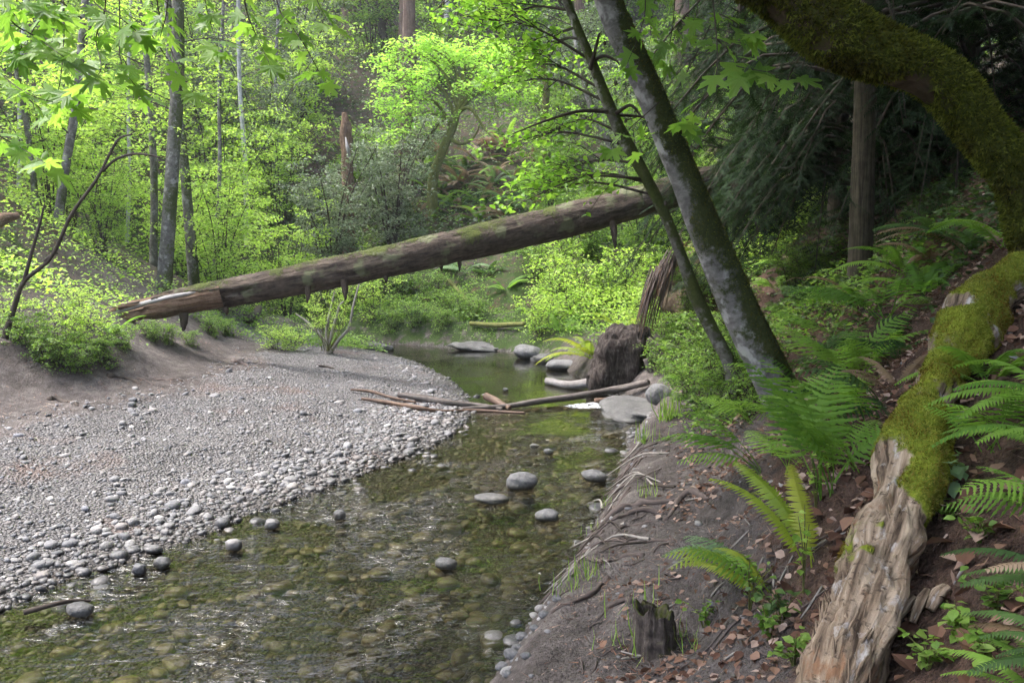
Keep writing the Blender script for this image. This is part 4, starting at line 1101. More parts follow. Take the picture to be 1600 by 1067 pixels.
# conifers
def shape_spray(nn=10):
    v, t = [], []
    def tri(a, b, c): o = len(v); v.extend([a, b, c]); t.append([o, o + 1, o + 2])
    tri([-.014, 0, 0], [.014, 0, 0], [0, 1, -.14])
    for k in range(nn):
        y = .03 + .92 * k / nn; ln = .24 * (1 - .7 * (k / nn) ** 1.6); z = -.14 * y * y
        for s in (-1, 1): tri([0, y - .012, z], [0, y + .045, z], [s * ln, y + .10, z - .05])
    return np.array(v, float), np.array(t)
SPRAY = shape_spray()
def conifer_proto(seed, height, r0, z0, n_br, br_len, mats, n_spray=14, spray=.34, droop=.35, bare_low=0.0):
    rg = np.random.default_rng(seed)
    path = spline([[0, 0, -.3], [rg.normal(0, .06), rg.normal(0, .06), height * .4], [rg.normal(0, .1), 0, height]], 40)
    tr = tube(path, [r0 * 1.25, r0, r0 * .6, r0 * .12], 20, (False, True), lambda P, tc, rad, rr: .10 * rr * fbm(tc * np.array([18, 18, 2]), 2, seed) + .25 * rr * sstep(.5, -.2, P[:, 2]) * noise(rad * 3, seed))
    wood, LP, LFw, LN = [], [], [], []
    for k in range(n_br):
        u = (k + rg.random()) / n_br; z = z0 + (height - z0) * u ** 1.5; p = path_at(path, (z + .3) / (height + .3))
        az = rg.uniform(0, 6.283); ln = br_len * (1 - u) ** .7 * rg.uniform(.55, 1.1) + .25
        d = np.array([math.cos(az), math.sin(az), 0])
        bp = spline([p, p + d * ln * .5 + [0, 0, .06 * ln], p + d * ln + [0, 0, -droop * ln]], 8)
        wood.append(tube(bp, [.022 * (1 - u) + .006, .012 * (1 - u) + .004, .003], 4))
        m = max(4, int(n_spray * ln / br_len + 3))
        for j in range(m):
            t = .18 + .82 * (j + rg.random()) / m; b = path_at(bp, t); s = rg.choice([-1, 1])
            a2 = az + s * rg.uniform(.5, 1.25)
            LP.append(b); LFw.append([math.cos(a2), math.sin(a2), -.35 + rg.normal(0, .22)]); LN.append([rg.normal(0, .35), rg.normal(0, .35), 1])
            if rg.random() < .6:
                e = b + unit(np.array(LFw[-1])) * spray * .6; a3 = a2 + s * .6
                LP.append(e); LFw.append([math.cos(a3), math.sin(a3), -.5 + rg.normal(0, .2)]); LN.append([rg.normal(0, .35), rg.normal(0, .35), 1])
        LP.append(bp[-2]); LFw.append(unit(bp[-1] - bp[-2]) + [0, 0, -.2]); LN.append([0, 0, 1])
    V, F = leafmesh(np.array(LP), np.array(LFw, float), np.array(LN, float), spray * rg.uniform(.7, 1.3, len(LP)), SPRAY)
    return (mkT('trunk', tr, M[mats[0]], link=False).data, mkT('branches', joinT(wood), M['twig'], link=False).data, mk('crown', V, F, M[mats[1]], smooth=False, link=False).data)

CON = ('trunk', 'branch', 'crown')
# ------------------------------------------------------------------ right slope: conifers and dark undergrowth
fir_a = conifer_proto(1, 15, .085, 2.4, 130, 2.4, ('fir_bark', 'needle'), 34, .22, .45)
fir_b = conifer_proto(2, 13, .08, .9, 190, 1.9, ('fir_bark', 'needle'), 52, .20, .6)
fir_c = conifer_proto(3, 20, .26, 3.0, 150, 3.6, ('redwood_bark', 'needle'), 26, .36, .4)
p = hit(1343, 442); place(fir_a, 'young_fir', 'slim ridged fir trunk rising from the dark right slope', 'tree', p[0], p[1], rz=.4, names=CON)
for k, (x, y, s, lab) in enumerate([
    (3.95, 10.2, 1.0, 'drooping conifer with lacy dark sprays right of the leaning trunk'),
    (4.2, 11.6, 1.15, 'dark conifer behind the slim fir trunk'),
    (3.6, 14.2, .95, 'conifer filling the gap above the upper end of the fallen trunk'),
    (4.6, 9.2, 1.1, 'shadowed conifer on the slope right of the slim fir'),
    (5.4, 6.6, 1.1, 'dark conifer above the arching mossy trunk'), (5.0, 2.0, 1.1, 'sky blocking conifer added outside the right edge next to the camera'), (4.0, -1.6, 1.1, 'sky blocking conifer added behind the camera on the right slope'), (2.4, -3.6, 1.1, 'sky blocking conifer added behind the camera beside the stream')]):  # last three are unseen, added to block sky and darken the right
    place(fir_b, 'conifer', lab, 'tree', x, y, s, names=CON)
for (x, y, s, lab) in [(6.6, 10.5, 1.0, 'tall dark redwood high on the right slope'), (7.0, 4.0, 1.0, 'tall redwood outside the right edge shading the slope'), (5.8, 14.5, 1.0, 'tall redwood behind the dark conifers')]:
    place(fir_c, 'redwood', lab, 'tree', x, y, s, names=CON)

def right_d(x, y):
    b = poly_dist(x, y, RS); l = poly_dist(x, y, LS)
    return ((b < l) & (y < 14)) * sstep(.9, 1.8, b)
cover('leaf_litter', 'brown dry leaf litter on the right slope', 30000, (.2, 5, .9, 9), 'litter', .045, .03, 201, shape_oval(.8), .45, 1.5, right_d, lift=.004)
cover('ivy_cover', 'dark low leafy cover on the right slope', 80000, (1.2, 7, 3.2, 14), 'dark_leaf', .055, .28, 202, None, .5, 1.1, lambda x, y: right_d(x, y) * sstep(4.2, 6, y), floor=.22)
def bank_fringe():
    cover('bank_greenery', 'green leafy fringe along the right bank beside the leaning trunks', 16000, (1.2, 3.2, 5.8, 12), 'mid_leaf', .05, .35, 203, None, .5, 1.4, lambda x, y: sstep(.35, .8, poly_dist(x, y, RS)) * (1 - sstep(1.8, 2.6, poly_dist(x, y, RS))))
bank_fringe()
rgl = np.random.default_rng(77)
LEAF1 = None
def fallen_leaves():
    sv, sf = shape_oval(.85); sv = sv * 1.0; sv[:, 2] += .12 * np.abs(sv[:, 0])
    me = mk('fallen_leaf', sv, sf, M['litter_obj'], link=False, smooth=False).data
    for k in range(170):
        px, py = rgl.uniform(1080, 1600), rgl.uniform(740, 1067)
        p = hit(px, py)
        if right_d(np.array([p[0]]), np.array([p[1]]))[0] < .35: continue
        o = inst(me, 'fallen_leaf', ground, p + [0, 0, .012], (rgl.normal(0, .4), rgl.normal(0, .4), rgl.uniform(0, 6.28)), rgl.uniform(.035, .085))
fallen_leaves()

# ferns of the right slope
fern(1292, 775, 9, .60, 'lady', 'tall bright lady fern with dark stalks right of the leaning trunk base', pitch=(.5, 1.0), az0=2.3, spread=4.2)
fern(1265, 690, 9, .58, 'lady', 'bright feathery fern just right of the leaning trunk base', pitch=(.4, .95))
fern(1330, 610, 10, .66, 'lady', 'wide feathery fern in the middle of the right slope', pitch=(.35, .85))
fern(1260, 610, 7, .60, 'lady', 'fern spreading behind the leaning trunk', pitch=(.15, .6))
fern(1190, 735, 4, .66, 'lady', 'large bright frond fern hanging over the dirt path', pitch=(.15, .4), az0=2.9, spread=1.0)
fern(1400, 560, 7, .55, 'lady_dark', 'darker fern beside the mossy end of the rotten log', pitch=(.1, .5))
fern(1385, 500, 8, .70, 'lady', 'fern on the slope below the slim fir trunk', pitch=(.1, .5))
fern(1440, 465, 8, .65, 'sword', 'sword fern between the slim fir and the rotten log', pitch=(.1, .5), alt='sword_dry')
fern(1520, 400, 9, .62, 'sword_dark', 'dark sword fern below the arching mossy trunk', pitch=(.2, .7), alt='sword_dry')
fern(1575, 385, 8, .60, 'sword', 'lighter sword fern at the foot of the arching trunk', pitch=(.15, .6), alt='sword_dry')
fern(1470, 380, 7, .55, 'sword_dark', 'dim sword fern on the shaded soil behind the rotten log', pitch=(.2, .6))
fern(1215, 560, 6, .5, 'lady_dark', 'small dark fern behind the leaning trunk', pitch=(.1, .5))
fern(1655, 700, 5, .38, 'sword', 'sword fern reaching in from the right edge at mid height', az0=3.0, spread=1.5, pitch=(.0, .4))
fern(1680, 800, 4, .32, 'lady', 'soft fern at the right edge above the leaf litter', az0=3.0, spread=1.4, pitch=(-.05, .3))
fern(1680, 640, 5, .42, 'sword', 'upper fern at the right edge beside the mossy log', az0=2.9, spread=1.6, pitch=(.0, .4))
fern(1705, 930, 4, .28, 'sword_dark', 'near sword fern arching in from the right edge', az0=3.0, spread=1.0, pitch=(.05, .35), alt='sword_dry')
fern(1700, 1040, 5, .25, 'sword_dark', 'large sword fern in the lower right corner', az0=2.9, spread=1.4, pitch=(.05, .4), alt='sword_dry')
fern(1650, 1095, 4, .20, 'sword', 'lowest sword fern at the bottom right', az0=2.4, spread=1.6, pitch=(.1, .4))
fern(1185, 895, 6, .40, 'lady_blue', 'pale grey green fern drooping onto the dirt path', az0=2.9, spread=1.8, pitch=(-.05, .3), alt='lady_yellow')
fern(1205, 930, 4, .38, 'lady', 'small green fern below the pale one', az0=2.6, spread=1.4, pitch=(.1, .5), alt='sword_yellow')
fern(1270, 880, 4, .42, 'sword_yellow', 'yellowing fern with open fronds left of the rotten log', az0=2.3, spread=1.5, pitch=(.35, .8))
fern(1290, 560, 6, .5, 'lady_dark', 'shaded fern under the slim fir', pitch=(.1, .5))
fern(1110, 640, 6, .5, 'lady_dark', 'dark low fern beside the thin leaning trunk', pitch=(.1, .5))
fern(1150, 620, 5, .5, 'lady', 'green fern between the two leaning trunk bases', pitch=(.1, .5))

cover('forest_debris', 'scattered brown needles and twig bits on the dirt bank', 40000, (-.3, 2.6, 2.2, 10.5), 'litter', .036, .012, 204, shape_needle(.13), .25, 2.2, lambda x, y: (poly_dist(x, y, RS) < poly_dist(x, y, LS)) * .8 * sstep(.15, .4, poly_dist(x, y, RS)), lift=.003)
def debris_single():
    rg = np.random.default_rng(21)
    for k in range(70):
        px, py = rg.uniform(880, 1300), rg.uniform(680, 1060); p = hit(px, py)
        if p[2] < .12: continue
        a = rg.uniform(0, 6.28); ln = rg.uniform(.04, .16); d = np.array([math.cos(a), math.sin(a), 0]) * ln / 2
        q = np.array([p - d, p + rg.normal(0, .008, 3), p + d]); q[:, 2] = H(q[:, 0], q[:, 1]) + .006
        t = tube(spline(q, 6), [.0035, .004, .002], 4, (True, True)); mkT('twig', t, M['root' if k % 3 else 'pale_twig'], ground)
debris_single()
def root_fringe():
    rg = np.random.default_rng(22); b = hit(930, 850); o = tag(empty('root_fringe', b), 'tangle of thin roots fringing the undercut bank above the water', 'roots')
    edge = spline([onplane(*q) for q in [(850, 955), (880, 905), (905, 865), (928, 830), (948, 795), (962, 760), (978, 715)]], 60)
    for k in range(44):
        t = rg.random(); p = path_at(edge, t) + rg.normal(0, .05, 3); inn = np.array([1.0, -.15, 0]) * rg.uniform(.08, .5); al = unit(path_at(edge, min(1, t + .05)) - path_at(edge, max(0, t - .05)))
        a = p + inn + al * rg.uniform(-.5, .4); m = p + inn * .5 + al * rg.uniform(-.25, .2); e = p + al * rg.uniform(-.3, .2)
        q = np.array([a, m, e]); q[:, 2] = np.maximum(H(q[:, 0], q[:, 1]), 0) + [.004, .012, .0]; q[2, 2] = max(.0, q[1, 2] - rg.uniform(.08, .25))
        mkT('rootlet', tube(spline(q, 10), [.008 * rg.uniform(.4, 1.8), .006 * rg.uniform(.5, 1.4), .002], 5), M[['root', 'twig', 'root', 'pale_twig'][k % 4]], o)
root_fringe()
cover('bank_leaf_bits', 'small reddish leaf bits gathered on the dirt bank', 34000, (-.3, 2.8, 2.2, 10.5), 'litter', .034, .014, 205, shape_oval(.75), .4, 1.6, lambda x, y: (poly_dist(x, y, RS) < poly_dist(x, y, LS)) * sstep(.3, .9, poly_dist(x, y, RS)), lift=.004)
EXTRA = [(1262, 428, 'sword', .5, 'fern hiding the bare mound left of the slim fir'), (1248, 442, 'lady_dark', .5, 'dim fern below the bare mound left of the slim fir'), (1062, 398, 'sword_yellow', .7, 'pale fern draped over the top of the root hung bank'), (1085, 440, 'lady', .6, 'green fern on the right flank of the root hung bank'), (1090, 490, 'lady_dark', .6, 'dark fern right of the hanging roots'), (1075, 530, 'lady', .5, 'small fern at the foot of the root hung bank'), (1185, 425, 'lady_dark', .55, 'dark fern on the soil right of the leaning trunk middle'), (1215, 455, 'lady', .5, 'green fern on bare soil above the leaning trunk base'), (1165, 470, 'lady_dark', .5, 'fern against the right side of the leaning trunk'), (1240, 425, 'sword', .6, 'sword fern on the soil left of the slim fir'), (1200, 395, 'sword_dark', .6, 'dark sword fern under the drooping conifer'), (1270, 445, 'sword_dark', .5, 'small dark sword fern near the slim fir'), (1180, 660, 'lady', .5, 'soft green fern right beside the leaning trunk root'), (1350, 690, 'lady', .55, 'fern tucked left of the rotten log middle'), (1370, 640, 'lady_dark', .5, 'dim fern against the left side of the mossy log'), (1310, 530, 'lady', .6, 'fern halfway between the slim fir and leaning trunk'), (1345, 480, 'sword', .6, 'sword fern at the foot of the slim fir'), (1420, 430, 'sword', .6, 'sword fern on the slope right of the slim fir'), (1280, 480, 'lady_dark', .55, 'shaded fern left of the slim fir foot'), (1230, 500, 'lady', .5, 'small fern on the slope behind the leaning trunk middle'), (1540, 600, 'sword', .36, 'sword fern right of the mossy log crack'), (1560, 700, 'lady', .34, 'soft fern in litter right of the mossy log'), (1240, 740, 'lady', .46, 'fern on the path edge below the leaning trunk'), (1340, 730, 'lady', .4, 'young fern left of the pale wood top'), (1400, 610, 'sword_dry', .36, 'withered brown fern beside the mossy log'), (1310, 660, 'sword_dry', .4, 'withered brown fern among the bright ferns'), (1455, 420, 'sword_dry', .5, 'withered fern under the arching trunk'), (1090, 600, 'lady', .5, 'fern on the bank left of the thin leaning trunk'), (1060, 560, 'lady_dark', .6, 'dark fern below the root hung bank')]
for k, (px, py, key, L, lab) in enumerate(EXTRA): fern(px, py, 7, L, key, lab, pitch=(.05, .6), alt='sword_dry' if 'sword' in key else None)
cover('left_dirt_bits', 'small leaf and twig bits on the left dirt slope', 14000, (-6.5, -2, 6, 13), 'litter', .035, .01, 206, shape_needle(.2), .3, 1.3, lambda x, y: sstep(2.4, 3.0, poly_dist(x, y, LS)) * (poly_dist(x, y, LS) < poly_dist(x, y, RS)), lift=.004)
# small leafy herbs and seedlings
def herb(px, py, n, h, size, mat, name, label, seed, shape=None, group=None, spread=.06):
    rg = np.random.default_rng(seed); p = hit(px, py); o = tag(empty(name, p), label, 'plant', group); W, LP = [], []
    for k in range(n):
        az = rg.uniform(0, 6.28); e = np.array([math.cos(az), math.sin(az), 0]) * spread * rg.uniform(.2, 1.3) + [0, 0, h * rg.uniform(.6, 1.1)]
        pt = spline([[0, 0, -.01], e * [.3, .3, .6], e], 6); W.append(tube(pt, [.003, .0015], 3)); m = 7
        LP.append(np.array([path_at(pt, t) for t in np.linspace(.35, 1, m)]) + rg.normal(0, .008, (m, 3)))
    P = np.vstack(LP); f, nn = rand_leaf_dirs(rg, len(P), .35, .05); w = joinT(W)
    mk('stem', w['V'], w['F'], M['moss_twig'], o, origin=(0, 0, 0), attrs={'tc': w['tc']})
    V, F = leafmesh(P, f, nn, size * rg.uniform(.6, 1.2, len(P)), shape or shape_oval(.75)); mk('leaves', V, F, M[mat], o, origin=(0, 0, 0), smooth=False)
    return o
HERBS = [(1500, 1000, 8, .07, .030, 'grass', 'clover clump right of the split wood in the lower right'), (1540, 1035, 8, .06, .028, 'grass', 'clover clump under the lower right sword fern'), (1450, 1045, 7, .06, .026, 'grass', 'small clover clump at the foot of the rotten log'),
 (1255, 930, 3, .26, .030, 'hazel_leaf', 'upright pale green sprig left of the rotten log'), (1275, 800, 3, .24, .026, 'hazel_leaf', 'slender curled sprig among the fern stalks'), (1200, 1000, 5, .10, .03, 'mid_leaf', 'low green weed on the path right of the stump'),
 (1240, 1040, 6, .08, .028, 'grass', 'low clover left of the splintered log end'), (1490, 760, 4, .08, .05, 'fern_blue', 'broad grey green leaf plant right of the mossy log'), (1530, 850, 6, .07, .026, 'mid_leaf', 'small weed on the litter at the right'),
 (1170, 960, 5, .16, .024, 'mid_leaf', 'thin weed with small leaves right of the stump'), (1100, 985, 4, .12, .028, 'grass', 'yellow green weed leaning beside the stump'), (1480, 820, 5, .06, .03, 'grass', 'bright weed beside the rotten log middle'),
 (1300, 740, 5, .12, .035, 'hazel_leaf', 'leafy green plant at the fern stalk base'), (1220, 980, 5, .12, .03, 'dark_leaf', 'dark weed below the yellowing fern'), (1560, 960, 5, .08, .03, 'mid_leaf', 'green weed beside the near sword fern')]
for k, h_ in enumerate(HERBS): herb(*h_[:6], 'herb', h_[6], 300 + k)

# grass tufts
def tuft(px, py, n, h, label, seed, spread=.05, name='grass_tuft'):
    rg = np.random.default_rng(seed); p = hit(px, py); az = rg.uniform(0, 6.28, n); lean = rg.uniform(.1, .7, n)
    f = np.stack([np.cos(az) * lean, np.sin(az) * lean, np.ones(n)], 1); nn = np.stack([np.cos(az), np.sin(az), -lean * 0 + .2], 1)
    V, F = leafmesh(np.stack([rg.normal(0, spread, n), rg.normal(0, spread, n), np.full(n, -.01)], 1), f, nn, h * rg.uniform(.5, 1.2, n), shape_strap())
    o = mk(name, V, F, M['grass'], smooth=False); o.location = p; return tag(o, label, 'grass')
for k, (px, py, n, h, lab) in enumerate([(992, 1015, 24, .13, 'bright grass tuft at the left foot of the stump'), (1045, 655, 60, .26, 'thick grass tuft where the dirt path meets the bedrock shelf'), (1010, 690, 36, .18, 'grass tuft on the bank edge below the bedrock shelf'), (1010, 775, 18, .13, 'yellow grass tuft on the root corner of the bank'),
    (915, 900, 40, .12, 'short grass fringe where roots meet the water'), (950, 790, 20, .10, 'small grass tuft among the bank roots'), (1075, 1005, 20, .10, 'fine grass at the right foot of the stump'), (1005, 955, 10, .12, 'few grass blades growing from the stump rim'), (935, 830, 16, .09, 'sparse grass on the water side of the long root'), (890, 925, 24, .10, 'low grass on the bank foot upstream of the curling root')]):
    tuft(px, py, n, h, lab, 400 + k)
# ------------------------------------------------------------------ overhanging big leaf maples
def maple_leaf_mesh(seed):
    half = [(0, 1.0), (9, .74), (15, .80), (27, .40), (40, .70), (49, .93), (57, .66), (64, .68), (76, .36), (95, .56), (107, .66), (120, .42), (150, .22)]
    r = np.random.default_rng(seed)
    pts = [(a, q) for a, q in half] + [(-a, q) for a, q in half[:0:-1]]
    V = [[0, .02, 0]]
    for a, q in pts:
        q *= 1 + r.normal(0, .05); t = math.radians(a); x, y = q * math.sin(t), q * math.cos(t)
        V.append([x, y, -.22 * (x * x + y * y) + .10 * abs(math.cos(t * 3.4)) * q + r.normal(0, .02)])
    n = len(pts); T = [[0, 1 + (k + 1) % n, 1 + k] for k in range(n)]
    o = len(V); V += [[-.012, 0, 0], [.012, 0, 0], [.01, -.55, .12], [-.01, -.55, .12]]; T += [[o, o + 1, o + 2], [o, o + 2, o + 3]]
    return mk('leaf', np.array(V), np.array(T), M['maple_leaf'], smooth=False, link=False).data
MLEAF = [maple_leaf_mesh(k) for k in range(5)]
rgm = np.random.default_rng(31)
def maple_twig(tree, pts, Y, size=.095, t0=.30, gap=.10, density=1.0, w=.0045):
    wp = [at(px, py, Y + .25 * math.sin(k * 1.7 + px)) for k, (px, py) in enumerate(pts)]
    path = spline(wp, 8 * len(wp)); L = np.linalg.norm(np.diff(path, axis=0), axis=1).sum()
    t = tube(path, [w, w * .7, w * .35], 5, (False, True))
    tw = mkT('twig', t, M['twig'], tree)
    n = max(2, int(L * (1 - t0) / gap)); base = np.array(tree.location)
    for k in range(n + 1):
        u = t0 + (1 - t0) * k / n; p = path_at(path, u)
        d = unit(path_at(path, min(1, u + .05)) - path_at(path, u - .05))
        side = unit(np.cross(d, [0, 0, 1.0]) + rgm.normal(0, .3, 3)); ang = rgm.uniform(0, 3.14)
        for s in ((-1, 1) if k < n else (-1, 0, 1)):
            if rgm.random() > density: continue
            fw = side * s * rgm.uniform(.6, 1) + d * rgm.uniform(.2, .7) + np.array([0, 0, -.35 + rgm.normal(0, .2)])
            if s == 0: fw = d + np.array([0, 0, -.2])
            fw = unit(fw); nr = np.array([rgm.normal(0, .35), -.45 + rgm.normal(0, .35), 1.0]); nr = unit(nr - fw * np.dot(nr, fw)); rt = np.cross(fw, nr)
            sz = size * rgm.uniform(.65, 1.2) * (.75 + .35 * u)
            R = Matrix(((rt[0], fw[0], nr[0]), (rt[1], fw[1], nr[1]), (rt[2], fw[2], nr[2])))
            o = bpy.data.objects.new('leaf', MLEAF[rgm.integers(0, 5)]); C.objects.link(o); o.parent = tw
            o.location = p + fw * sz * .5 - base; o.rotation_euler = R.to_euler(); o.scale = (sz, sz, sz)

def build_overhang():
    root = empty('overhanging_maple', (-6.8, 5.2, gz(-6.8, 5.2))); tag(root, 'maple at the left edge whose big bright leaves hang into the upper left', 'tree')
    b = np.array(root.location)
    t = tube(spline([b + [0, 0, -.3], b + [.1, 0, 1.8], b + [.6, -.1, 3.4], b + [.3, -.1, 6]], 40), [.2, .16, .12, .05], 18, (False, True), bark_disp(.012, 12, 5))
    mkT('trunk', t, M['thin_bark'], root, attrs={'moss': np.clip(.3 + .4 * fbm(t['V'] * 3, 2, 2), 0, 1)})
    lp = spline([b + [.6, -.1, 3.3], np.array([-4.2, 4.8, 4.0]), np.array([-2.4, 4.7, 4.1]), np.array([-.8, 4.9, 3.95])], 40)
    t = tube(lp, [.07, .05, .03, .01], 10, (False, True)); mkT('limb', t, M['twig'], root)
    TW = [([(150, -150), (165, 0), (150, 60), (157, 110), (125, 142)], 4.6), ([(185, -150), (187, 20), (190, 100), (225, 150)], 4.9), ([(235, -150), (245, 0), (268, 80), (300, 140)], 4.7), ([(300, -150), (320, 0), (342, 78)], 5.1),
          ([(370, -150), (382, 0), (400, 55), (420, 98)], 4.8), ([(415, -150), (432, 0), (455, 40), (478, 75), (505, 125)], 4.9), ([(60, -150), (70, 0), (50, 50), (30, 80)], 4.2), ([(-20, -120), (10, 20), (60, 60), (100, 90)], 4.0),
          ([(-80, 40), (0, 115), (50, 150), (110, 165)], 4.4), ([(-100, 180), (-20, 205), (30, 230), (75, 258)], 4.2), ([(90, -150), (100, 20), (95, 120), (80, 178)], 4.8), ([(480, -150), (490, -20), (512, 35)], 5.0), ([(260, -150), (262, 0), (250, 60)], 4.5), ([(-60, -150), (-10, -20), (40, 10), (80, 20)], 3.9), ([(130, -150), (140, -10), (190, 30), (220, 55)], 4.4)]
    for pts, Y in TW: maple_twig(root, pts, Y, density=.85)
build_overhang()
for pts, Y, dn, t0 in [([(1105, -60), (1116, 20), (1120, 110), (1100, 150), (1062, 188)], 4.1, .25, .5), ([(1118, 20), (1140, 30), (1170, 50)], 4.3, 1, .3), ([(1118, 60), (1138, 78), (1168, 104)], 4.35, 1, .1), ([(1120, 95), (1170, 108), (1238, 118)], 4.4, .8, .4),
    ([(990, -90), (1008, 0), (1000, 50), (980, 100)], 5.3, .9, .3), ([(1060, -90), (1052, 30), (1042, 95)], 5.5, .9, .3), ([(1110, 40), (1075, 110), (1040, 170)], 5.6, .6, .3), ([(1030, 160), (985, 200), (955, 228)], 5.4, .9, .35), ([(1100, 150), (1085, 180), (1060, 205)], 5.4, .8, .2), ([(1040, -80), (1020, 20), (1015, 75)], 5.7, .9, .2), ([(1085, -60), (1090, 10), (1075, 50)], 5.6, .7, .3), ([(1012, 190), (1000, 225), (1010, 250)], 5.45, .8, .3)]:
    maple_twig(arch, pts, Y, .098, t0, .11, dn, .004)

# ------------------------------------------------------------------ crowns of the leaning trees
def crown_on(tree, path, t_lo, t_hi, n_limb, limb_len, n_twig, twig_len, leaf_n, size, mat, seed, az=None, rise=.2, zmin=None, shape=None, wood='twig', lname='crown', limb_r=.014, tilt=.5):
    rg = np.random.default_rng(seed); stems = []
    for k in range(n_limb):
        t = t_lo + (t_hi - t_lo) * (k + rg.random()) / n_limb; p = path_at(path, t)
        a = az(rg) if az else rg.uniform(0, 6.28); ln = limb_len * rg.uniform(.55, 1.1)
        d = np.array([math.cos(a), math.sin(a), rise + rg.normal(0, .15)])
        stems.append((spline([p, p + d * ln * .5 + [0, 0, .08 * ln], p + d * ln + [0, 0, -.05 * ln]], 10), [limb_r, limb_r * .6, limb_r * .25], 5))
    w, V, F = grow(rg, stems, n_twig, twig_len, leaf_n, size, .25, .05, leaf_shape=shape, azf=az, tilt=tilt)
    mkT('branch', w, M[wood], tree); mk(lname, V, F, M[mat], tree, smooth=False)
crown_on(thin, thin_path, .42, .80, 15, 1.35, 7, .5, 26, .062, 'alder_leaf', 501, lambda r: r.normal(2.7, .7), .1, shape=shape_oval(.7))
crown_on(thin, thin_path, .80, 1.0, 8, 1.6, 8, .7, 26, .07, 'alder_leaf', 502)
crown_on(lean, lean_path, .76, 1.0, 26, 3.0, 12, 1.1, 36, .14, 'alder_leaf', 503, None, .35)  # out-of-frame crown, leaves enlarged and multiplied to shade the right bank
crown_on(arch, arch_path, .90, 1.0, 26, 3.2, 12, 1.1, 36, .18, 'mid_leaf', 504, None, .5)  # overhead crown above the frame, thickened for the same shade
for k, (a, b, c, d) in enumerate([((922, 110), (931, 75), (936, 55), (940, 50)), ((925, 95), (945, 88), (962, 95), (968, 102)), ((962, 178), (985, 165), (1002, 182), (1010, 186)), ((950, 175), (905, 174), (850, 190), (800, 210))]):
    mkT('branch', tube(spline([at(*a, 7.35), at(*b, 7.3), at(*c, 7.25), at(*d, 7.2)], 24), [.018, .013, .009, .004], 6), M['twig'], thin)

# ------------------------------------------------------------------ left thicket
hazel = [shrub_proto(600 + k, 3.6, 1.5, 8, 15, 1.0, 44, .088, ('twig', 'hazel_leaf'), .02, .12, lat=.09) for k in range(3)]
midsh = [shrub_proto(610 + k, 3.0, 1.3, 8, 15, .9, 44, .085, ('twig', 'mid_leaf'), .02, .08, lat=.09) for k in range(2)]
baysh = [shrub_proto(620 + k, 4.2, 1.7, 9, 18, 1.0, 54, .095, ('twig', 'bay_leaf'), .035, .06, lat=.10, tilt=.9) for k in range(2)]
lowsh = [shrub_proto(630 + k, .6, .42, 9, 9, .26, 22, .045, ('twig', 'mid_leaf'), .006, .05, lat=.03) for k in range(2)]
lowdk = [shrub_proto(640 + k, .6, .42, 9, 9, .26, 22, .048, ('twig', 'mid_leaf'), .006, .05, lat=.03) for k in range(2)]
lowbr = [shrub_proto(650 + k, .9, .55, 9, 9, .36, 15, .055, ('twig', 'hazel_leaf'), .006, .05, lat=.04) for k in range(2)]
rgp = np.random.default_rng(700)
HZ = [(-7.0, 15.2, .55), (-8.8, 13.6, .6), (-5.6, 16.8, .75), (-8.2, 15.6, .9), (-9.6, 14.4, .9), (-6.9, 18.6, 1.0), (-9.2, 18.2, 1.05), (-11.2, 16.8, 1.0), (-4.9, 19.8, .85), (-7.2, 21.4, 1.1), (-9.9, 21.6, 1.2), (-12.6, 20.6, 1.2), (-6.0, 23.6, .9), (-8.3, 24.6, 1.2), (-11.6, 24.8, 1.25), (-14.4, 24.0, 1.25), (-6.2, 27.0, 1.2), (-9.6, 28.2, 1.3), (-13.2, 28.6, 1.3), (-16.4, 27.6, 1.3), (-7.8, 31.2, 1.35), (-11.8, 32.6, 1.4), (-16.0, 32.2, 1.4), (-19.4, 30.6, 1.4)]
for x, y, s in HZ:
    q = pix((x, y, 2.0))[0]
    lab = ('bright green shrub ' + ('at the left edge behind the leftmost alder' if q < 90 else 'left of the three alders' if q < 220 else 'around the three alders' if q < 320 else 'right of the three alders above the fallen log')
           + (', front row' if y < 18 else ', middle row' if y < 25 else ', far back row'))
    place(hazel[rgp.integers(0, 3)], 'hazel_shrub', lab, 'shrub', x + rgp.normal(0, .2), y, s, group='bright hazel thicket behind the log')
MS = [(-3.9, 24.4, .9), (1.6, 19.0, .72), (2.6, 17.6, .72), (3.4, 19.6, .9), (1.0, 22.0, .8), (4.6, 17.6, .9), (3.2, 22.6, 1.0), (5.6, 21.0, 1.1), (1.2, 26.0, 1.0), (4.4, 26.0, 1.2), (7.4, 24.4, 1.3), (2.4, 30.0, 1.3), (6.0, 30.0, 1.4), (-2.4, 31.5, 1.2), (-5.2, 34.0, 1.4), (9.4, 28.0, 1.5), (-14.5, 36.0, 1.6), (-9.6, 36.5, 1.6), (-20.0, 35.0, 1.6), (0.4, 34.5, 1.4), (4.2, 35.0, 1.5)]
for x, y, s in MS:
    q = pix((x, y, 3.0))[0]
    lab = 'mid green shrub on the far slope ' + ('above the left thicket' if q < 500 else 'left of the lime crowned tree' if q < 690 else 'right of the lime crowned tree' if q < 860 else 'behind the thin leaning tree' if q < 1010 else 'behind the root hung bank') + (', low down' if y < 22 else ', halfway up' if y < 29 else ', high up')
    place(midsh[rgp.integers(0, 2)], 'hillside_shrub', lab, 'shrub', x, y, s, group='green shrubs on the far slope')
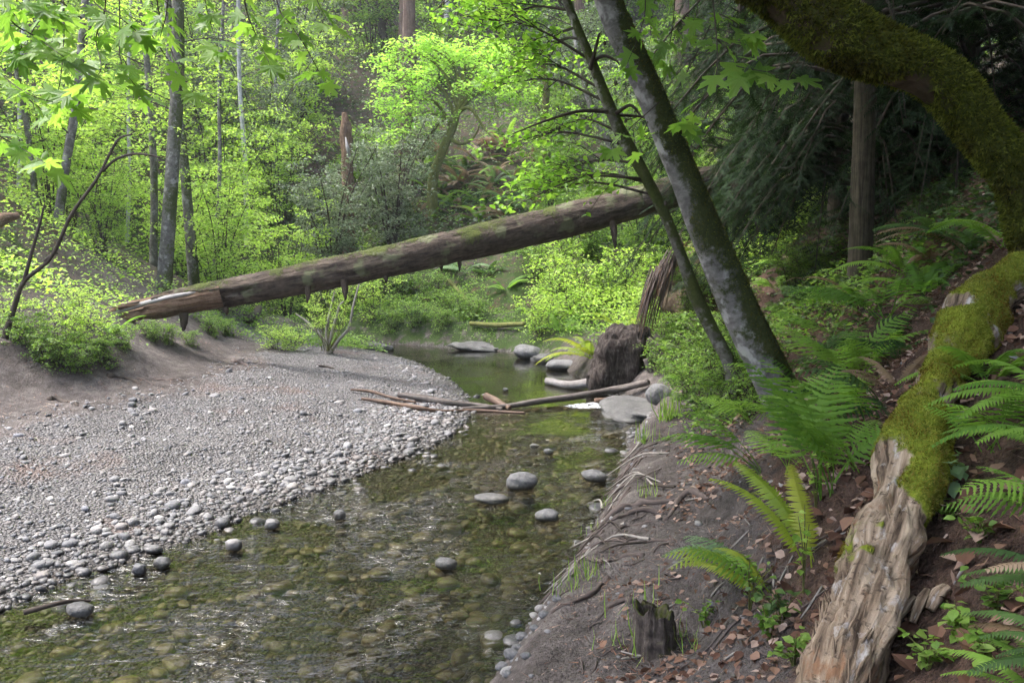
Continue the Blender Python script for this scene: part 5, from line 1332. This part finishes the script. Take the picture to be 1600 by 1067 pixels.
for x, y, s, lab in [(-4.3, 21.2, .85, 'grey green evergreen bush left of the dark hollow'), (-3.0, 22.4, .80, 'grey green evergreen bush in front of the dark redwood trunk'), (-7.0, 25.2, .95, 'tall grey green evergreen behind the bright hazel'), (-6.8, 30.0, 1.15, 'grey green evergreen left of the red broken stump'), (1.6, 28.2, .9, 'grey green evergreen under the bent mossy limb'), (3.0, 24.4, .8, 'grey green evergreen behind the thin leaning tree'), (-8.6, 26.4, 1.0, 'grey green evergreen among the left alders')]:
    place(baysh[rgp.integers(0, 2)], 'evergreen_bush', lab, 'bush', x, y, s)

def trunk(name, label, pts, widths, mat, seed, moss=.25, Y=None, ground=True, tall=3.0, crown=None):
    if Y is None: Y = hit(*pts[0])[1]
    wp = [at(px, py, Y) for px, py in pts]; g = gz(wp[0][0], wp[0][1])
    rs = [w / 2 / F_PX * Y for w in widths]
    base = wp[0].copy(); base[2] = min(g, wp[0][2]) - .15
    wp = [base] + wp; rs = [rs[0] * 1.25] + rs
    d = unit(wp[-1] - wp[-2]); wp.append(wp[-1] + d * tall); rs.append(rs[-1] * .45)
    n = 14 * len(wp); path = spline(wp, n); r = interp_r(rs, n)
    root = empty(name, (base[0], base[1], g))
    t = tube(path, r, 14, (False, True), lambda P, tc, rad, rr: .07 * rr * fbm(tc * np.array([12, 12, 2.5]), 2, seed) + .06 * rr * noise(P * 3, seed))
    ms = np.clip(moss + .5 * fbm(t['V'] * 2.2, 3, seed) + .25 * t['rad'][:, 0], 0, 1)
    mkT('trunk', t, M[mat], root, attrs={'moss': ms})
    if crown: crown_on(root, path, *crown)
    return tag(root, label, 'tree'), path
AC = lambda s, m='hazel_leaf', lo=.45: (lo, 1.0, 9, 1.7, 7, .8, 24, .075, m, s)
trunk('alder', 'thickest of the three left alders, straight and mossy at its foot', [(256, 455), (264, 340), (272, 220), (278, 110), (278, -10)], [24, 21, 20, 19, 18], 'thin_bark', 1, .3, 15.5, crown=AC(801))
trunk('alder', 'right alder of the three, leaning slightly left behind the fallen log', [(303, 440), (294, 330), (284, 220), (268, 120), (262, -10)], [18, 16, 14, 12, 10], 'thin_bark', 2, .3, 16.6, crown=AC(802))
trunk('alder', 'slim pale topped alder, left of the three', [(239, 438), (241, 300), (236, 180), (226, 60), (216, -10)], [13, 11, 10, 9, 8], 'thin_bark', 3, .2, 17.2, crown=AC(803))
trunk('alder', 'alder trunk curving right near the left edge', [(82, 420), (94, 320), (104, 250), (118, 170), (128, 60), (134, -10)], [17, 14, 13, 12, 11, 10], 'thin_bark', 4, .25, 14.5, crown=AC(804))
trunk('alder', 'leftmost alder trunk, thin and bending left', [(60, 420), (56, 330), (48, 240), (34, 150), (12, 40), (0, -10)], [12, 10, 9, 9, 8, 8], 'thin_bark', 5, .2, 15.0, crown=AC(805))
trunk('sapling', 'slender dark forked sapling between the left alders', [(167, 432), (165, 390), (152, 345), (148, 318), (150, 300)], [7, 6, 4, 3, 2], 'twig', 6, 0, 15.0, tall=.3, crown=(.5, 1, 5, .5, 4, .3, 10, .06, 'hazel_leaf', 806))
trunk('pale_snag', 'distant pale bare trunk at the upper left', [(128, 240), (130, 150), (132, 60), (134, -20)], [11, 10, 9, 8], 'pale_bark', 7, 0, 27)
trunk('redwood', 'broad black redwood trunk at the top of the far slope', [(546, 110), (546, 40), (546, -20)], [26, 25, 24], 'redwood_bark', 8, 0, 36, tall=9)
trunk('bare_trunk', 'grey brown trunk leaning left at the top of the far slope', [(610, 118), (602, 70), (592, 20), (588, -20)], [14, 13, 12, 11], 'fir_bark', 9, 0, 34, tall=6)
trunk('redwood', 'reddish trunk just right of the grey leaning one', [(626, 118), (629, 60), (631, -20)], [14, 14, 13], 'redwood_bark', 10, 0, 33, tall=8)
trunk('pale_snag', 'thin pale straight trunk above the lime crowned tree', [(694, 90), (697, 40), (700, -20)], [9, 8, 7], 'pale_bark', 11, 0, 33, tall=5)
trunk('redwood', 'brown trunk right of the thin pale one', [(772, 100), (775, 40), (776, -20)], [12, 11, 11], 'redwood_bark', 12, 0, 35, tall=8)
trunk('redwood', 'faint brown trunk in the shade between the pale and brown trunks', [(742, 70), (744, 20), (745, -20)], [10, 10, 9], 'redwood_bark', 13, 0, 38, tall=8)
trunk('redwood', 'dark redwood trunk at the foot of the far slope beside the hollow', [(631, 372), (633, 300), (636, 200), (638, 100), (640, -20)], [34, 30, 26, 22, 18], 'redwood_bark', 14, 0, 25.8, tall=6, crown=(.25, .7, 16, 1.5, 6, .5, 26, .07, 'bay_leaf', 814))
trunk('bare_trunk', 'mossy leaning trunk on the slope behind the thin alder', [(975, 280), (955, 230), (925, 170), (905, 90), (890, -10)], [13, 12, 10, 9, 8], 'thin_bark', 15, .4, 19, tall=3, crown=AC(815, 'alder_leaf', .3))
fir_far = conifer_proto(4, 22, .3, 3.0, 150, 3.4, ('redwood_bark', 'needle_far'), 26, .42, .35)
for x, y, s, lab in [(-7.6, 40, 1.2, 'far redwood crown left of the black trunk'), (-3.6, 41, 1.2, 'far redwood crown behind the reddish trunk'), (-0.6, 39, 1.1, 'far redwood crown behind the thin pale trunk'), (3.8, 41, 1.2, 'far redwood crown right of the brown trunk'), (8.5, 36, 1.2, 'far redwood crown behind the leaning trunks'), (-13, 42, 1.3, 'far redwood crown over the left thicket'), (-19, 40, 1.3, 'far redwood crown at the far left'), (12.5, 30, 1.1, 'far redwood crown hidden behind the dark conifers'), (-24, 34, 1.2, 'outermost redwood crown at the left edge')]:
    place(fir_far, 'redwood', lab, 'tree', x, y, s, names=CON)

tall_far = conifer_proto(5, 30, .2, 12.0, 190, 3.6, ('redwood_bark', 'needle_far'), 30, .5, .35)  # added redwoods, unseen high crowns keep bright sky out of the water's reflection
for x, y, s, lab in [(-15.5, 26, 1.0, 'added slender tall trunk at the far left of the thicket'), (-1.6, 33, 1.0, 'added slender tall trunk just left of the thin pale one'), (2.4, 32, 1.0, 'added slender tall trunk right of the lime crown'), (5.2, 28, .95, 'added slender tall trunk seen between the leaning trunks'), (9.0, 24, .9, 'added slender tall trunk hidden among the dark conifers'), (-5.2, 37, 1.05, 'added slender tall trunk behind the red broken stump')]:
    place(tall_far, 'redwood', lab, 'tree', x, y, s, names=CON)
# --- lime crowned mossy tree in the middle of the far slope
def build_lime():
    Y = 24.3; P_ = lambda pts, dy=0: spline([at(px, py, Y + dy) for px, py in pts], 16)
    b = at(676, 282, Y); root = tag(empty('lime_tree', (b[0], b[1], gz(b[0], b[1]))), 'umbrella shaped lime green tree with bare mossy limbs on the far slope', 'tree')
    base = b.copy(); base[2] = gz(b[0], b[1]) - .1
    tr = spline([base, b, at(690, 240, Y), at(705, 205, Y), at(714, 180, Y), at(720, 150, Y)], 40)
    t = tube(tr, [.16, .14, .12, .11, .09, .05], 12); mkT('trunk', t, M['moss_twig'], root)
    limbs = [([(712, 185), (690, 140), (640, 120), (585, 150)], -.6), ([(716, 170), (690, 110), (650, 85), (605, 105)], .4), ([(718, 160), (712, 110), (690, 85), (670, 75)], -.3), ([(720, 160), (740, 110), (760, 90), (790, 100)], .4), ([(720, 165), (750, 130), (790, 125), (812, 150)], -.6), ([(714, 180), (740, 150), (765, 150), (780, 185)], -.9), ([(706, 200), (680, 160), (640, 160), (600, 185)], -.9), ([(710, 190), (675, 180), (650, 195), (630, 235)], -1.1), ([(716, 175), (735, 170), (760, 205), (785, 225)], -1.2), ([(708, 195), (690, 190), (670, 215), (655, 240)], .2), ([(722, 150), (725, 105), (735, 85), (745, 75)], .9), ([(700, 215), (720, 225), (740, 215), (752, 190)], -.5)]
    stems = []
    for k, (pts, dy) in enumerate(limbs):
        w = [at(px, py, Y + dy * q / 3) for q, (px, py) in enumerate(pts)]
        mkT('limb', tube(spline(w, 20), [.06, .045, .03, .012], 7, (False, True)), M['moss_twig'], root)
        if k < 8 or k == 10: stems.append((spline(w, 12)[4:] + [0, 0, .12], [.02, .01, .004], 4))
    rg = np.random.default_rng(88)
    w, V, F = grow(rg, stems, 17, 1.15, 50, .115, .0, -.05, lat=.15, tilt=.35, droop=.2)
    mkT('twigs', w, M['moss_twig'], root); mk('crown', V, F, M['lime_leaf'], root, smooth=False)
build_lime()
def loose_limb(pts, Y, ws, name, label, mat, cat='branch'):
    w = [at(px, py, Y) for px, py in pts]; t = tube(spline(w, 12 * len(w)), [q / 2 / F_PX * Y for q in ws], 9, (True, True), lambda P, tc, rad, rr: .15 * rr * noise(P * 9, 3))
    return tag(mkT(name, t, M[mat], origin=w[0], attrs={'moss': np.full(len(t['V']), .5)}), label, cat)
loose_limb([(856, 300), (852, 190), (853, 135), (848, 100), (830, 92), (795, 110)], 22, [14, 12, 11, 12, 11, 6], 'bent_trunk', 'bent mossy limb hooking left above the fern slope', 'moss_bark', 'tree')
# red broken stump with a white splinter
c = at(542, 250, 22.3); ps = [at(542, 250, c[1]), at(541, 222, c[1]), at(540, 200, c[1]), at(538, 176, c[1])]; gb = gz(c[0], c[1])
stp = tag(empty('broken_stump', (ps[0][0], ps[0][1], gb)), 'red broken stump with a white splinter on the far slope', 'stump')
k_ = c[1] / F_PX / 2
mkT('body', tube(spline([np.array([ps[0][0], ps[0][1], gb - .1])] + ps[:3] + [ps[3]], 40), [q * k_ for q in (22, 17, 15, 17, 9)], 18, (False, True), lambda P, tc, rad, rr: .55 * rr * fbm(tc * np.array([14, 14, 1.6]), 3, 9)), M['log_wood'], stp)
mkT('splinter', tube(spline([at(548, 250, c[1] - .3), at(543, 232, c[1] - .4), at(540, 215, c[1] - .3)], 10), [3 * k_, 6 * k_, 2 * k_], 6, (True, True)), M['drift_pale'], stp)

# --- dead dark branch at the left bank
def dead_branch():
    b = hit(6, 528); Y = b[1]; A = lambda pts: [at(px, py, Y) for px, py in pts]; k = Y / F_PX / 2
    r = tag(empty('dead_sapling', b), 'dark leafless sapling bending right above the left bank', 'tree')
    m = A([(6, 535), (22, 480), (38, 440), (80, 402), (112, 335), (150, 282), (176, 232), (188, 216), (207, 210)])
    mkT('trunk', tube(spline(m, 60), [q * k for q in (11, 9, 7, 6.5, 6, 5, 4, 3.5, 2)], 8, (False, True), lambda P, tc, rad, rr: .12 * rr * noise(P * 14, 1)), M['twig'], r)
    mkT('branch', tube(spline(A([(160, 268), (180, 250), (208, 241), (235, 243), (250, 247)]), 24), [5 * k, 4 * k, 3 * k, 2 * k], 6), M['twig'], r)
    mkT('branch', tube(spline(A([(36, 445), (48, 400), (62, 350), (70, 318)]), 20), [7 * k, 6 * k, 5 * k, 2 * k], 6), M['twig'], r)
    mkT('branch', tube(spline(A([(70, 408), (82, 398), (90, 396)]), 8), [7 * k, 5 * k, 2 * k], 6), M['twig'], r)
dead_branch()

# --- low plants on the left bank and under the log
for k, (px, py, s, kind, lab) in enumerate([
    (85, 572, 1.0, 'd', 'dark leafy clump at the front of the left bank'), (120, 580, .9, 'd', 'dark bramble clump spilling onto the left dirt slope'), (165, 570, .95, 'm', 'green clump below the splintered log tip'), (60, 555, 1.0, 'm', 'green clump at the left edge of the bank'), (30, 540, 1.0, 'd', 'dark clump at the foot of the dead sapling'), (140, 548, .9, 'b', 'bright clump just under the splintered slab'), (190, 545, .8, 'd', 'dark clump under the broken log end'), (235, 530, .7, 'm', 'low clump in the shade beneath the exposed wood'), (262, 535, .7, 'd', 'dark low clump beneath the branch stub'), (300, 540, .65, 'm', 'small green clump under the fallen log'), (330, 525, .9, 'd', 'rounded dark bush under the fallen log'), (355, 525, .8, 'm', 'green bush beside the gap in the left bank'),
    (100, 545, 1.0, 'b', 'bright green clump on top of the left bank'), (20, 515, .8, 'b', 'bright clump behind the dead sapling'), (120, 498, .7, 'b', 'leafy bright mound behind the splintered slab')]):
    pr = {'d': lowdk, 'm': lowsh, 'b': lowbr}[kind]; p = hit(px, py); place(pr[k % 2], 'bank_clump', lab, 'plant', p[0], p[1], s * .6)
for k, (px, py, s, lab) in enumerate([(430, 545, .62, 'bright low tuft of leaves on the gravel by the willow'), (455, 548, .66, 'yellow green leafy mound beside the willow')]):
    p = hit(px, py); place(lowbr[k], 'leafy_mound', lab, 'plant', p[0], p[1], s, szf=.7)
fern(178, 525, 6, .5, 'sword', 'pale fern leaning on the broken log end', pitch=(.2, .7)); fern(150, 548, 5, .5, 'sword', 'fern at the foot of the splintered slab', pitch=(.2, .6))

# --- willow shrub on the far gravel
def willow():
    b = hit(514, 552); Y = b[1]; k = Y / F_PX / 2; r = tag(empty('willow_shrub', b), 'sparse willow with pale bare stems on the far gravel', 'shrub')
    for pts in ([(512, 552), (505, 530), (482, 505), (462, 490)], [(516, 552), (530, 530), (545, 512), (552, 478), (562, 440)], [(514, 552), (510, 520), (515, 490), (523, 455)], [(510, 552), (520, 515), (530, 480), (538, 470)]):
        mkT('stem', tube(spline([at(px, py, Y) for px, py in pts], 20), [6 * k, 5 * k, 4 * k, 2 * k], 6), M['pale_twig'], r)
    rg = np.random.default_rng(3); st = []
    for q in range(22):
        x0 = rg.uniform(470, 560); st.append((spline([at(514 + rg.normal(0, 4), 548, Y + rg.normal(0, .15)), at(514 + (x0 - 514) * .6, 505, Y + rg.normal(0, .25)), at(x0, rg.uniform(415, 470), Y + rg.normal(0, .3))], 8), [.006, .004, .002], 3))
    w, V, F = grow(rg, st, 6, .22, 16, .05, .35, .8, lat=.03, leaf_shape=shape_needle(.28), tilt=1.0, droop=-.6, twig_r=.002, sub=1)
    mkT('twigs', w, M['moss_twig'], r); mk('crown', V, F, M['hazel_leaf'], r, smooth=False)
willow()

for k, (px, py, s, kind, lab) in enumerate([
    (610, 520, .9, 'm', 'low green clump on the ledge at the left end of the pool'), (650, 510, .9, 'd', 'rounded clump on the ledge left of the pool middle'), (690, 515, .8, 'm', 'small clump on the mossy ledge mid pool'), (735, 500, .9, 'd', 'clump above the mossy pole'), (585, 500, 1.1, 'b', 'bright clump behind the willow'), (560, 480, 1.2, 'b', 'bright clump on the slope behind the willow'), (630, 470, 1.2, 'm', 'green clump on the bank under the fallen log middle'), (680, 465, 1.1, 'm', 'green clump left of the leaning mossy pole'), (600, 455, 1.3, 'b', 'bright clump close under the fallen log'), (845, 525, 1.0, 'b', 'bright clump at the right foot of the far bank'), (900, 500, 1.3, 'b', 'bright clump right of the arching fern'), (870, 470, 1.4, 'b', 'large bright clump on the bank right of the pool'), (930, 470, 1.4, 'm', 'large green clump left of the root hung bank'), (900, 430, 1.5, 'b', 'bright clump under the hanging branch stub'), (960, 420, 1.5, 'm', 'green clump above the yellow fern'), (840, 430, 1.3, 'm', 'green clump under the fallen log right half'), (980, 470, 1.2, 'b', 'bright clump touching the root hung bank'), (700, 490, .9, 'd', 'dark low clump above the pool edge')]):
    pr = {'d': lowdk, 'm': lowsh, 'b': lowbr}[kind]; p = hit(px, py); place(pr[k % 2], 'bank_clump', lab, 'plant', p[0], p[1], s)
RB = ['beside the stump block', 'under the hanging roots', 'left of the thin leaning trunk', 'at the foot of the thin leaning trunk', 'above the thick grass tuft', 'right of the stump block', 'between the thin and thick leaning trunks', 'behind the thin leaning trunk', 'on the earth below the root hung bank', 'against the thick leaning trunk', 'right under the hanging roots', 'halfway up behind the thin trunk', 'at the base of the thick leaning trunk', 'left of the thick trunk base', 'on the path edge by the bedrock shelf', 'right behind the wedged rock']
for k, (px, py, s) in enumerate([(1050, 585, .8), (1060, 555, .9), (1095, 585, .9), (1125, 605, .8), (1070, 622, .7), (1030, 575, .7), (1160, 610, .8), (1110, 560, 1.0), (1085, 545, .9), (1185, 600, .8), (1045, 540, .8), (1135, 565, 1.0), (1175, 650, .6), (1140, 645, .7), (1095, 645, .6), (1062, 600, .7)]):
    p = hit(px, py); place([lowsh, lowdk][k // 2 % 2][k % 2], 'bank_clump', 'leafy green clump ' + RB[k], 'plant', p[0], p[1], s)
for k, (px, py, Y, s, lab) in enumerate([(1072, 452, 11.75, .6, 'leafy clump on the right shoulder of the root hung bank'), (1062, 418, 11.95, .7, 'leafy clump on the brow of the root hung bank'), (1082, 490, 11.7, .6, 'leafy clump low on the right side of the hanging roots'), (1092, 440, 12.0, .7, 'leafy clump behind the right shoulder of the root hung bank')]):
    p = at(px, py, Y); place(lowsh[k % 2], 'bank_clump', lab, 'plant', p[0], p[1], s, z=p[2] - .12)
for k, (px, py, s, lab) in enumerate([(1256, 432, .7, 'dark clump on the bare mound left of the slim fir'), (1278, 428, .7, 'dark clump right of the bare mound'), (1238, 448, .7, 'dark clump left below the bare mound'), (1268, 445, .6, 'dark clump in front of the bare mound')]):
    p = hit(px, py); place(lowdk[k % 2], 'bank_clump', lab, 'plant', p[0], p[1], s)
for k, (px, y0, xt, w, Y, lab) in enumerate([(150, 425, 140, 7, 19, 'thin straight stem between the left alders'), (196, 430, 205, 6, 21, 'thin grey stem left of the slim pale alder'), (335, 420, 350, 7, 20, 'thin stem just right of the three alders'), (385, 400, 372, 8, 23, 'thin stem above the fallen log middle left'), (425, 380, 436, 6, 25, 'thin pale stem left of the evergreen bush'), (20, 420, 40, 7, 20, 'thin stem near the left edge'), (110, 415, 98, 6, 23, 'thin far stem behind the curving alder')]):
    trunk('slim_alder', lab, [(px, y0), ((px * 2 + xt) / 3 + 3, y0 * .66), ((px + 2 * xt) / 3 - 2, y0 * .33), (xt, -10)], [w, w * .9, w * .8, w * .7], ['thin_bark', 'pale_bark'][k % 2], 60 + k, .1, Y, tall=2, crown=(.4, 1.0, 5, 1.2, 5, .7, 20, .08, 'hazel_leaf', 870 + k))
# --- far bank: ferns, mossy ledge, ground cover
for k, (px, py, nf, L, key, lab, kw) in enumerate([
    (925, 560, 8, .95, 'sword_yellow', 'yellow green fern overhanging the pool beside the stump block', dict(az0=3.6, spread=3.0, pitch=(-.1, .5))), (968, 515, 7, .8, 'sword_yellow', 'bright yellow fern above the stump block', dict(pitch=(.1, .6))), (850, 500, 8, .9, 'sword', 'arching fern on the far bank right of the mossy pole', dict(pitch=(.1, .6))), (880, 520, 8, .9, 'sword', 'fern on the far bank behind the overhanging fern', dict(pitch=(.1, .6))), (725, 425, 9, 1.0, 'sword_blue', 'large grey green fern hanging under the fallen log', dict(pitch=(-.2, .5))), (790, 455, 8, .8, 'sword', 'fern on the dark soil under the fallen log', dict(pitch=(.1, .6))), (760, 430, 8, .8, 'sword_dark', 'dark fern beside the grey green hanging one', dict(pitch=(.1, .6))), (1035, 385, 8, .8, 'sword_yellow', 'yellow fern crowning the root hung bank', dict(pitch=(.0, .6))), (820, 400, 8, .8, 'sword', 'fern on the slope right below the fallen log', dict(pitch=(.1, .6))), (640, 500, 8, .8, 'lady_dark', 'low fern on the mossy ledge left of the pool', dict(pitch=(0, .4)))]):
    fern(px, py, nf, L, key, lab, **kw)
rgf = np.random.default_rng(55)
for k in range(56):
    px, py = rgf.uniform(650, 850), rgf.uniform(215, 350); p = hit(px, py)
    fern(0, 0, 7, 1.05, ['sword_blue', 'sword_dry', 'sword', 'sword_dark'][k % 4], 'brown and grey green fern on the open fern slope below the lime tree', pos=p, pitch=(0, .6), group='ferns on the open fern slope', alt='sword_dry')
def dLf(x, y): return poly_dist(x, y, LS) * (poly_dist(x, y, LS) < poly_dist(x, y, RS))
cover('terrace_undergrowth', 'bright green undergrowth on the terrace behind the fallen log', 60000, (-15, -2.2, 9.4, 26), 'hazel_leaf', .06, .5, 211, None, .5, .9, lambda x, y: sstep(3.7, 4.6, dLf(x, y)))
cover('terrace_groundcover', 'mid green ground cover on the left terrace', 40000, (-15, -2.2, 9.4, 26), 'mid_leaf', .055, .4, 212, None, .5, .9, lambda x, y: sstep(3.5, 4.3, dLf(x, y)))
def far_d(x, y): return ((poly_dist(x, y, RS) < poly_dist(x, y, LS) + 1.5) & (y > 11.5)) * 1.0
cover('far_bank_greenery', 'green leafy cover on the bank beyond the pool', 90000, (-5.5, 5, 12.0, 23), 'mid_leaf', .06, .45, 213, None, .5, 1.0, lambda x, y: far_d(x, y) * sstep(.2, .5, poly_dist(x, y, RS)) * (1 - .6 * np.exp(-((x - .2) / .8) ** 2)))
cover('far_bank_bright_leaves', 'bright leaves on the bank right of the pool', 40000, (.4, 5, 12.0, 24), 'hazel_leaf', .06, .75, 214, None, .5, .9, lambda x, y: far_d(x, y) * sstep(.4, .9, poly_dist(x, y, RS)))
cover('hillside_undergrowth', 'mixed undergrowth over the far hillside', 90000, (-26, 16, 21, 46), 'mid_leaf', .11, .8, 215, None, .6, .5)
cover('hillside_grey_leaves', 'grey green undergrowth over the far hillside', 60000, (-26, 16, 22, 46), 'bay_leaf', .10, .9, 216, None, .7, .45)
cover('moss_ledge', 'short green moss and leaves on the ledge above the pool', 26000, (-4.6, 1.2, 15.4, 19.4), 'mid_leaf', .035, .10, 217, None, .5, 1.5, lambda x, y: far_d(x, y) * (poly_dist(x, y, RS) > .12) * (poly_dist(x, y, RS) < 1.5))
hz_ = bpy.data.meshes.new('haze'); 
HV = np.array([[x, y, z] for z in (-3.0, 64.0) for y in (-33, 104) for x in (-76, 76)], float)
HF = np.array([[0, 2, 3, 1], [4, 5, 7, 6], [0, 1, 5, 4], [2, 6, 7, 3], [0, 4, 6, 2], [1, 3, 7, 5]])
hm = bpy.data.materials.new('haze_air'); hm.use_nodes = True; hm.node_tree.nodes.clear()
ho = hm.node_tree.nodes.new('ShaderNodeOutputMaterial'); hv = hm.node_tree.nodes.new('ShaderNodeVolumePrincipled')
hv.inputs['Color'].default_value = (.9, .95, 1, 1); hv.inputs['Density'].default_value = .0011; hv.inputs['Anisotropy'].default_value = .3
hm.node_tree.links.new(hv.outputs[0], ho.inputs['Volume'])
tag(mk('haze', HV, HF, hm, smooth=False), 'thin pale forest haze', kind='stuff')
print('tris', sum(len(me.loops) - 2 * len(me.polygons) for me in bpy.data.meshes))
